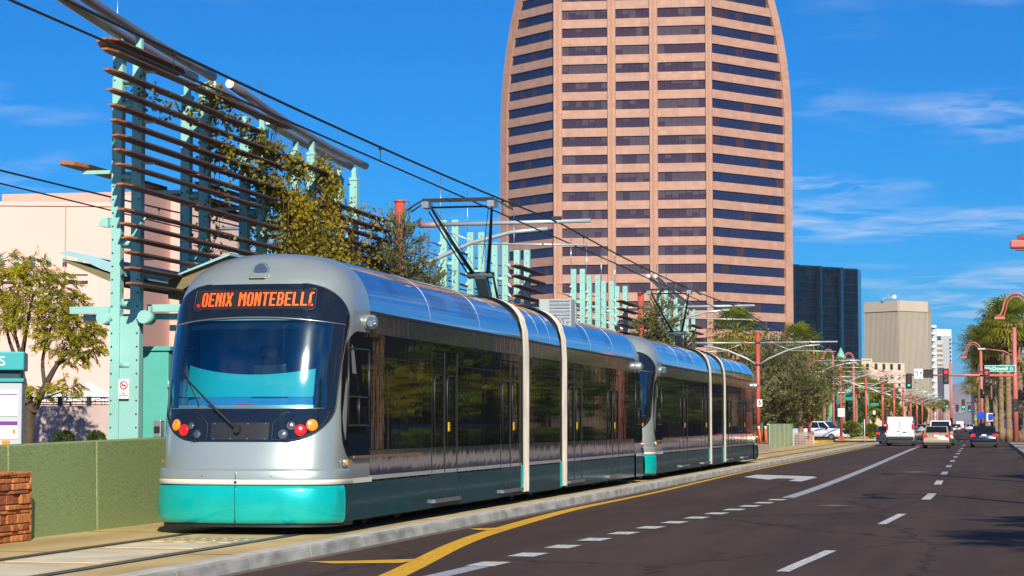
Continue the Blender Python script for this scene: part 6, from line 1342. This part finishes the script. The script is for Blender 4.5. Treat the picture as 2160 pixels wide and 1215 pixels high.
# ================================================================ STREET FURNITURE
SIG = M('dark signal housing', (0.018, 0.022, 0.022), 0.5); LRED = M('lit red signal', (1.0, 0.02, 0.015), 0.4, emit=2.2); LGRN = M('lit green signal', (0.02, 0.9, 0.45), 0.4, emit=1.6); LOFF = M('unlit red lens', (0.16, 0.03, 0.01), 0.3); LOFF2 = M('unlit grey lens', (0.10, 0.10, 0.09), 0.3)
def signal(label, u, v, d, lit, h=1.05, arrow=None, group='traffic signals', w_=0.36):
    p = at(u, v, d); T = thing('traffic_signal', label, 'traffic light', tuple(p), group)
    MB().bb(p.x - w_ / 2, p.x + w_ / 2, p.y, p.y + 0.18, p.z - h / 2, p.z + h / 2).build('housing', SIG, T, bev=0.02); MB().bb(p.x - w_ * 0.72, p.x + w_ * 0.72, p.y + 0.08, p.y + 0.1, p.z - h * 0.60, p.z + h * 0.60).build('backplate', SIG, T)
    for k in range(3):
        z = p.z + h * (0.32 - 0.32 * k); on = lit == 'rag'[k]
        m_ = {0: LRED, 2: LGRN}.get(k, AMBER) if on else (LOFF if k < 2 else LOFF2)
        r_ = h * 0.125
        if on and arrow:
            q = [(-0.11, 0), (0.0, 0.1), (0.0, 0.04), (0.12, 0.04), (0.12, -0.04), (0.0, -0.04), (0.0, -0.1)]; MB().ext(q, lambda a, t: (p.x + a[0], p.y - t, z + a[1]), 0.005, 0.012).build('green_arrow', LGRN, T)
        else: MB().disc((p.x, p.y - 0.004, z), (0, -1, 0), r_, 14, th=0.02, r2=r_ * 0.8).build('lens', m_, T)
        MB().tube([(p.x + r_ * 1.15 * math.cos(R(a)), p.y - 0.02, z + r_ * 1.15 * math.sin(R(a))) for a in range(-20, 201, 20)], 0.02, 4).build('visor', SIG, T)
    return T
DS = 178
signal('left turn signal showing a green arrow, first on the long signal arm', 1917, 804, DS, 'g', 1.1, True); signal('signal showing red in the middle of the long arm', 1995, 794, DS, 'r', 1.12); signal('signal showing red below the street name sign', 2081, 795, DS, 'r', 1.12)
p = at(2143, 925, DS); mz = at(2143, 792, DS).z
MA = thing('signal_mast', 'salmon pink signal pole with long horizontal arm over the right lanes', 'signal pole', (p.x, p.y, 0.14))
MB().tube([(p.x, p.y, 0.1), (p.x, p.y, at(0, 690, DS).z)], [0.26, 0.17], 12).build('mast', PINK_POLE, MA)
e = at(1912, 788, DS); MB().tube([(p.x, p.y, mz), (e.x, p.y + (e.y - p.y) * 0.0, mz + 0.1)], [0.13, 0.07], 10).build('arm', PINK_POLE, MA)
l_ = at(2070, 735, DS); MB().tube([(p.x, p.y, at(0, 752, DS).z), (p.x - 0.9, p.y, at(0, 740, DS).z), (l_.x + 0.3, p.y, l_.z)], 0.05, 8).build('lamp_arm', PINK_POLE, MA)
MB().bb(l_.x - 0.3, l_.x + 0.35, p.y - 0.12, p.y + 0.12, l_.z - 0.06, l_.z + 0.06).build('lamp_head', M('white lamp head', (0.72, 0.72, 0.70), 0.4), MA, bev=0.04)
# keep signals in the plane of the arm
sp = at(2110, 777, DS); GS = M('green sign', (0.0, 0.30, 0.20), 0.4)
SN = thing('street_name_sign', 'green street name sign lettered in white above the signal arm', 'sign', tuple(sp)); sw, shh = 1.30, 0.27
MB().bb(sp.x - sw, sp.x + sw, p.y - 0.34, p.y - 0.30, sp.z - shh, sp.z + shh).build('border', SIGNW, SN); MB().bb(sp.x - sw + 0.04, sp.x + sw - 0.04, p.y - 0.35, p.y - 0.341, sp.z - shh + 0.04, sp.z + shh - 0.04).build('sign_plate', GS, SN)
text('McDowell', 0.42, SIGNW, SN, (sp.x - 0.28, p.y - 0.358, sp.z - 0.02), (R(90), 0, 0), sx_=1.05, off=0.008); 
MB().disc((sp.x + 0.93, p.y - 0.352, sp.z - 0.04), (0, -1, 0), 0.13, 14, th=0.008).build('emblem', SIGNW, SN); MB().disc((sp.x + 0.93, p.y - 0.362, sp.z - 0.04), (0, -1, 0), 0.075, 12, th=0.004).build('emblem_centre', M('emblem print', (0.03, 0.06, 0.2), 0.5), SN)
for x in (-0.9, 0.9): MB().bb(sp.x + x - 0.03, sp.x + x + 0.03, p.y - 0.30, p.y - 0.1, sp.z - 0.35, sp.z + 0.1).build('bracket', PINK_POLE, SN)
tp = at(1936, 787, DS); TS = thing('turn_sign', 'white lane sign with black turn arrows on the signal arm', 'sign', tuple(tp))
MB().bb(tp.x - 0.36, tp.x + 0.36, p.y - 0.2, p.y - 0.17, tp.z - 0.42, tp.z + 0.42).build('sign_plate', SIGNW, TS); MB().bb(tp.x + 0.06, tp.x + 0.085, p.y - 0.206, p.y - 0.2, tp.z - 0.42, tp.z + 0.42).build('divider', GREY_STEEL, TS)
aw = MB(); Q = lambda pts: aw.ext(pts, lambda a, t: (tp.x + a[0], p.y - 0.2 - t, tp.z + a[1]), 0.003, 0.007)
Q([(-0.10, -0.25), (-0.05, -0.25), (-0.05, 0.12), (-0.10, 0.12)]); Q([(-0.05, 0.12), (-0.05, 0.18), (-0.20, 0.18), (-0.20, 0.12)]); Q([(-0.20, 0.24), (-0.32, 0.15), (-0.20, 0.06)])
aw.build('turn_arrow', INK, TS); aw = MB(); Q([(0.19, -0.28), (0.24, -0.28), (0.24, 0.05), (0.19, 0.05)]); Q([(0.12, 0.02), (0.215, 0.22), (0.31, 0.02)]); aw.build('straight_arrow', INK, TS)
bp = at(1957, 787, DS); BS = thing('blank_signal_box', 'blank black box on the signal arm beside the turn sign', 'traffic light', (bp.x, p.y, bp.z)); MB().bb(bp.x - 0.42, bp.x + 0.42, p.y - 0.22, p.y - 0.05, bp.z - 0.36, bp.z + 0.36).build('housing', SIG, BS, bev=0.02); MB().bb(bp.x - 0.40, bp.x + 0.40, p.y - 0.26, p.y - 0.221, bp.z + 0.28, bp.z + 0.33).build('hood', SIG, BS)
for lb_, u, v, d, lt, h in (('small far signal showing green, left of the blue and white tower', 1998, 853, 330, 'g', 1.0), ('far signal showing green on the distant pink arm', 2032, 853, 330, 'g', 1.35), ('far dark signal left of the distant green one', 2019, 861, 340, 'x', 1.0), ('smallest far signal showing green, at the right of the distant arm', 2045, 862, 340, 'g', 0.95), ('signal showing red at the right edge behind the pole', 2153, 873, 205, 'r', 0.9), ('dark signal head on the signal pole', 2141, 855, 176, 'x', 0.9), ('dark far signal head left of the far red poles', 1872, 870, 230, 'x', 0.7)): signal(lb_, u, v, d, lt, h)
fp = at(2007, 910, 335); fm = thing('signal_mast', 'distant pink signal pole with thin arm over the far street', 'signal pole', (fp.x, fp.y, 0)); z_ = at(0, 850, 335).z; ex = at(2058, 850, 335); MB().tube([(fp.x, fp.y, 0), (fp.x, fp.y, hgt(765, 335))], 0.2, 8).build('mast', PINK_POLE, fm); MB().tube([(fp.x, fp.y, z_), (ex.x, ex.y, z_)], 0.08, 6).build('arm', PINK_POLE, fm)
# curved pink street lamps
def lamp(label, x, y_, H, reach, pole_r=0.11):
    T = thing('curved_street_lamp', label, 'street lamp', (x, y_, 0.14), 'curved pink street lamps')
    MB().tube([(x, y_, 0.1), (x, y_, H - reach * 0.5)], [pole_r * 1.3, pole_r], 10).build('mast', PINK_POLE, T)
    for o, nm in ((0, 'hook'), (0.16, 'inner_hook')):
        rr = reach * 0.36 - o; c = Vector((x - reach * 0.36, y_, H - reach * 0.5)); pts = [c + Vector((rr * math.cos(R(a)), 0, rr * 1.15 * math.sin(R(a)))) for a in range(0, 171, 14)]
        pts += [c + Vector((-rr * 1.02, 0, -0.06)), c + Vector((-rr * 1.25, 0, -0.22 * reach)), c + Vector((-rr * 1.6, 0, -0.27 * reach))]
        MB().tube(pts, 0.055 if o == 0 else 0.03, 8).build(nm, PINK_POLE, T)
    hx = x - reach * 0.36 - reach * 0.36 * 1.3; hz2 = H - reach * 0.5 - 0.30 * reach
    MB().bb(hx - 0.32 * reach / 2, hx + 0.15 * reach, y_ - 0.13, y_ + 0.13, hz2 - 0.09, hz2 + 0.06).build('lamp_head', PINK_POLE, T, bev=0.03)
    return T
def lampuv(label, upole, vtop, d, uhead): p_ = pu(upole, d); lamp(label, p_.x, p_.y, hgt(vtop, d), (upole - uhead) * d / 4400 / 0.99, 0.12)
lampuv('curved pink street lamp in front of the left end of the right palm row', 2069, 719, 182, 2026); lampuv('larger curved pink street lamp over the right palm crowns', 2172, 612, 112, 2100)
lampuv('nearest curved pink lamp, only its head showing at the right edge', 2262, 428, 56, 2149); lamp('curved pink lamp beside the right pavement, its hook casting a shadow on the road', 3.1, 39.0, 7.0, 2.6)
for u, d, vt, lb_ in ((1716, 232, 716, 'salmon arch lamp left of the palms behind the pickup'), (1757, 236, 735, 'second salmon arch lamp by the palm trunk'), (1800, 240, 742, 'third salmon arch lamp behind the notice pole')): lampuv(lb_, u, vt, d, u - 26)
# numbered sign, delineators, low walls, lattice fence
p5 = at(1601, 850, 121.6); n5 = thing('number_sign', 'small white sign with a black figure on the red pole by the rear tram', 'sign', tuple(p5)); MB().bb(p5.x - 0.11, p5.x + 0.19, p5.y, p5.y + 0.02, p5.z - 0.21, p5.z + 0.21).build('sign_plate', SIGNW, n5); text('5', 0.34, INK, n5, (p5.x + 0.04, p5.y - 0.004, p5.z), (R(90), 0, 0), off=0.01)
OR = M('orange delineator plastic', (0.85, 0.13, 0.01), 0.5); 
for u, lb_ in ((1605, 'left orange tube post leaning beside the rear tram'), (1615.5, 'right orange tube post beside the green low wall')):
    q = at(u, 937, 118); d_ = thing('delineator_post', lb_, 'delineator', tuple(q), 'orange tube posts'); dx = -0.12 if u < 1610 else -0.02
    MB().tube([q, q + Vector((dx, 0, 1.0))], 0.06, 10).build('tube', OR, d_); MB().tube([q + Vector((dx * 0.86, 0, 0.86)), q + Vector((dx * 1.02, 0, 1.02))], 0.065, 10).build('band', WHITE, d_); MB().disc(q, (0, 0, 1), 0.16, 10, th=0.05).build('foot', BLACK, d_)
a_, b_ = gnd(1598, 953), gnd(1622, 950.5)
q1, q2 = pu(1597, 112), pu(1622, 116); slab = thing('concrete_plinth', 'low concrete platform end under the orange posts', 'plinth', (q1.x, q1.y, 0)); slab_between(q1, q2, 0.0, hgt(937, 114), 2.0, PLAT, 'plinth_body', slab)
gw_ = thing('low_green_wall', 'pale green low panel wall between the orange posts and the lattice fence', 'wall', tuple(pu(1645, 130))); w1, w2 = pu(1622, 121), pu(1671, 146)
PGN = M('pale green panel', (0.40, 0.50, 0.28), 0.7, var=0.06)
for k in range(5): slab_between(w1 + (w2 - w1) * (k / 5 + 0.004), w1 + (w2 - w1) * ((k + 1) / 5 - 0.004), 0.1, 1.62, 0.15, PGN, 'wall_panel', gw_)
slab_between(w1, w2, 0.1, 1.56, 0.06, FRAME, 'wall_core', gw_, -0.04)
lt_ = thing('lattice_fence', 'pink grey lattice fence panel beyond the low green wall', 'fence', tuple(pu(1692, 150))); f1, f2 = pu(1671.5, 148), pu(1714, 152); LTM = M('pink grey lattice', (0.58, 0.45, 0.40), 0.7); D = (f2 - f1).normalized(); ln = (f2 - f1).length; z0, z1 = hgt(940, 150), hgt(913, 150)
for k in range(15): q = f1 + D * ln * k / 14; MB().obox((*q.xy, (z0 + z1) / 2), (D, nrm(D), (0, 0, 1)), (0.035, 0.03, z1 - z0)).build('upright', LTM, lt_)
for k in range(9): z_ = z0 + (z1 - z0) * k / 8; q = (f1 + f2) / 2; MB().obox((*q.xy, z_), (D, nrm(D), (0, 0, 1)), (ln, 0.034, 0.045)).build('slat', LTM, lt_)
for q in (f1, f2): MB().bb(q.x - 0.06, q.x + 0.06, q.y - 0.06, q.y + 0.06, 0.0, z1 + 0.08).build('post', LTM, lt_)
yk = thing('yellow_kerb_end', 'bright yellow painted kerb nose beyond the lattice fence', 'kerb', tuple(pu(1740, 165))); k1, k2 = pu(1722, 163), pu(1756, 169); slab_between(k1, k2, 0.0, 0.30, 0.8, M('yellow kerb paint', (0.75, 0.42, 0.01), 0.6, var=0.1, scale=4), 'kerb_body', yk)
# square white notice on a pole, green street signs, pictogram band
def plate(name, label, u, v, d, wu, hv, mat, border=None, cat='sign', lines=0, group=None):
    q = at(u, v, d); s = d / 4400; T = thing(name, label, cat, tuple(q), group); MB().bb(q.x - wu * s / 2, q.x + wu * s / 2, q.y, q.y + 0.03, q.z - hv * s / 2, q.z + hv * s / 2).build('sign_plate', mat, T)
    for k in range(lines): z_ = q.z + hv * s * (0.32 - 0.2 * k); MB().bb(q.x - wu * s * 0.36, q.x + wu * s * (0.36 - 0.1 * (k % 2)), q.y - 0.006, q.y - 0.001, z_ - hv * s * 0.04, z_ + hv * s * 0.04).build('faint_line', border, T)
    return T
plate('notice_board', 'square white notice board fixed to the red pole', 1774.5, 870, 190, 14, 18, SIGNW, M('faint red print', (0.55, 0.35, 0.3), 0.6), lines=4)
plate('street_sign', 'small green street sign right of the pole with the notice', 1790, 841, 200, 22, 6.5, GS); plate('street_sign', 'second small green street sign by the red pole left of the van', 1845, 853, 230, 17, 6, GS)
plate('small_sign', 'small white sign on a thin post beyond the shrubs', 1844, 870, 240, 5, 8, SIGNW); plate('blue_bus_sign', 'blue banner sign on the curved lamp by the right palms', 2068.5, 877, 181, 16, 15, M('royal blue sign', (0.005, 0.06, 0.55), 0.4))
wb = plate('blue_bus_sign', 'white and blue stop sign right of the blue banner', 2088, 880, 180, 13, 17, SIGNW); q = at(2089.5, 880, 179.9); MB().bb(q.x - 0.17, q.x + 0.2, q.y - 0.01, q.y - 0.001, q.z - 0.22, q.z + 0.28).build('blue_field', bpy.data.materials['royal blue sign'], wb); q = at(2088, 900, 180.2); MB().tube([(q.x, q.y, 0.1), (q.x, q.y, at(0, 872, 180).z)], 0.04, 6).build('post', GREY_STEEL, wb)
plate('yellow_sign', 'small lime yellow sign left of the blue banner', 2058, 880, 200, 6, 12, M('lime yellow sign', (0.60, 0.75, 0.02), 0.5)); plate('street_sign', 'tiny far green sign at the left of the right palms', 2055, 843, 330, 10, 5, GS)
q = at(1775, 832, 191.5); bnd = thing('pole_band', 'black and white band sign on the pole with the notice board', 'sign', tuple(q)); MB().disc((q.x, q.y, q.z), (0, 0, 1), 0.24, 12, th=0.3).build('black_band', INK, bnd); MB().bb(q.x - 0.27, q.x + 0.27, q.y - 0.27, q.y - 0.25, q.z + 0.12, q.z + 0.22).build('white_bar', SIGNW, bnd)
def post(label, u, vt, d, m_, r_=0.05, name='marker_post'):
    q = pu(u, d); o = thing(name, label, 'post', (q.x, q.y, 0), 'thin posts'); MB().tube([(q.x, q.y, 0), (q.x, q.y, hgt(vt, d))], r_, 8).build('shaft', m_, o); MB().disc((q.x, q.y, hgt(vt, d)), (0, 0, 1), r_ * 1.3, 8, th=0.05).build('cap', m_, o)
post('thin white marker post left of the white van', 1857, 888, 172, WHITE, 0.035); post('thin white marker post beside the red pole at the track end', 1822, 886, 185, WHITE, 0.035)
post('orange red bollard among the tree trunks behind the low green wall', 1646, 860, 158, RED_POLE, 0.13); post('salmon pole behind the numbered sign', 1614.5, 862, 170, PINK_POLE, 0.12)
# hydrant
q = gnd(2141, 930, 0.14); hy = thing('fire_hydrant', 'yellow fire hydrant at the foot of the signal pole', 'hydrant', tuple(q)); HY = M('yellow hydrant paint', (0.80, 0.44, 0.01), 0.4)
MB().tube([q, q + Vector((0, 0, .08)), q + Vector((0, 0, .1)), q + Vector((0, 0, .62)), q + Vector((0, 0, .66)), q + Vector((0, 0, .82)), q + Vector((0, 0, .90))], [0.2, 0.2, 0.14, 0.14, 0.19, 0.13, 0.03], 12).build('barrel', HY, hy); MB().tube([q + Vector((-.26, 0, .5)), q + Vector((.26, 0, .5))], 0.08, 10).build('hose_outlet', HY, hy); MB().tube([q + Vector((0, -.24, .45)), q + Vector((0, 0, .45))], 0.10, 10).build('front_outlet', HY, hy)
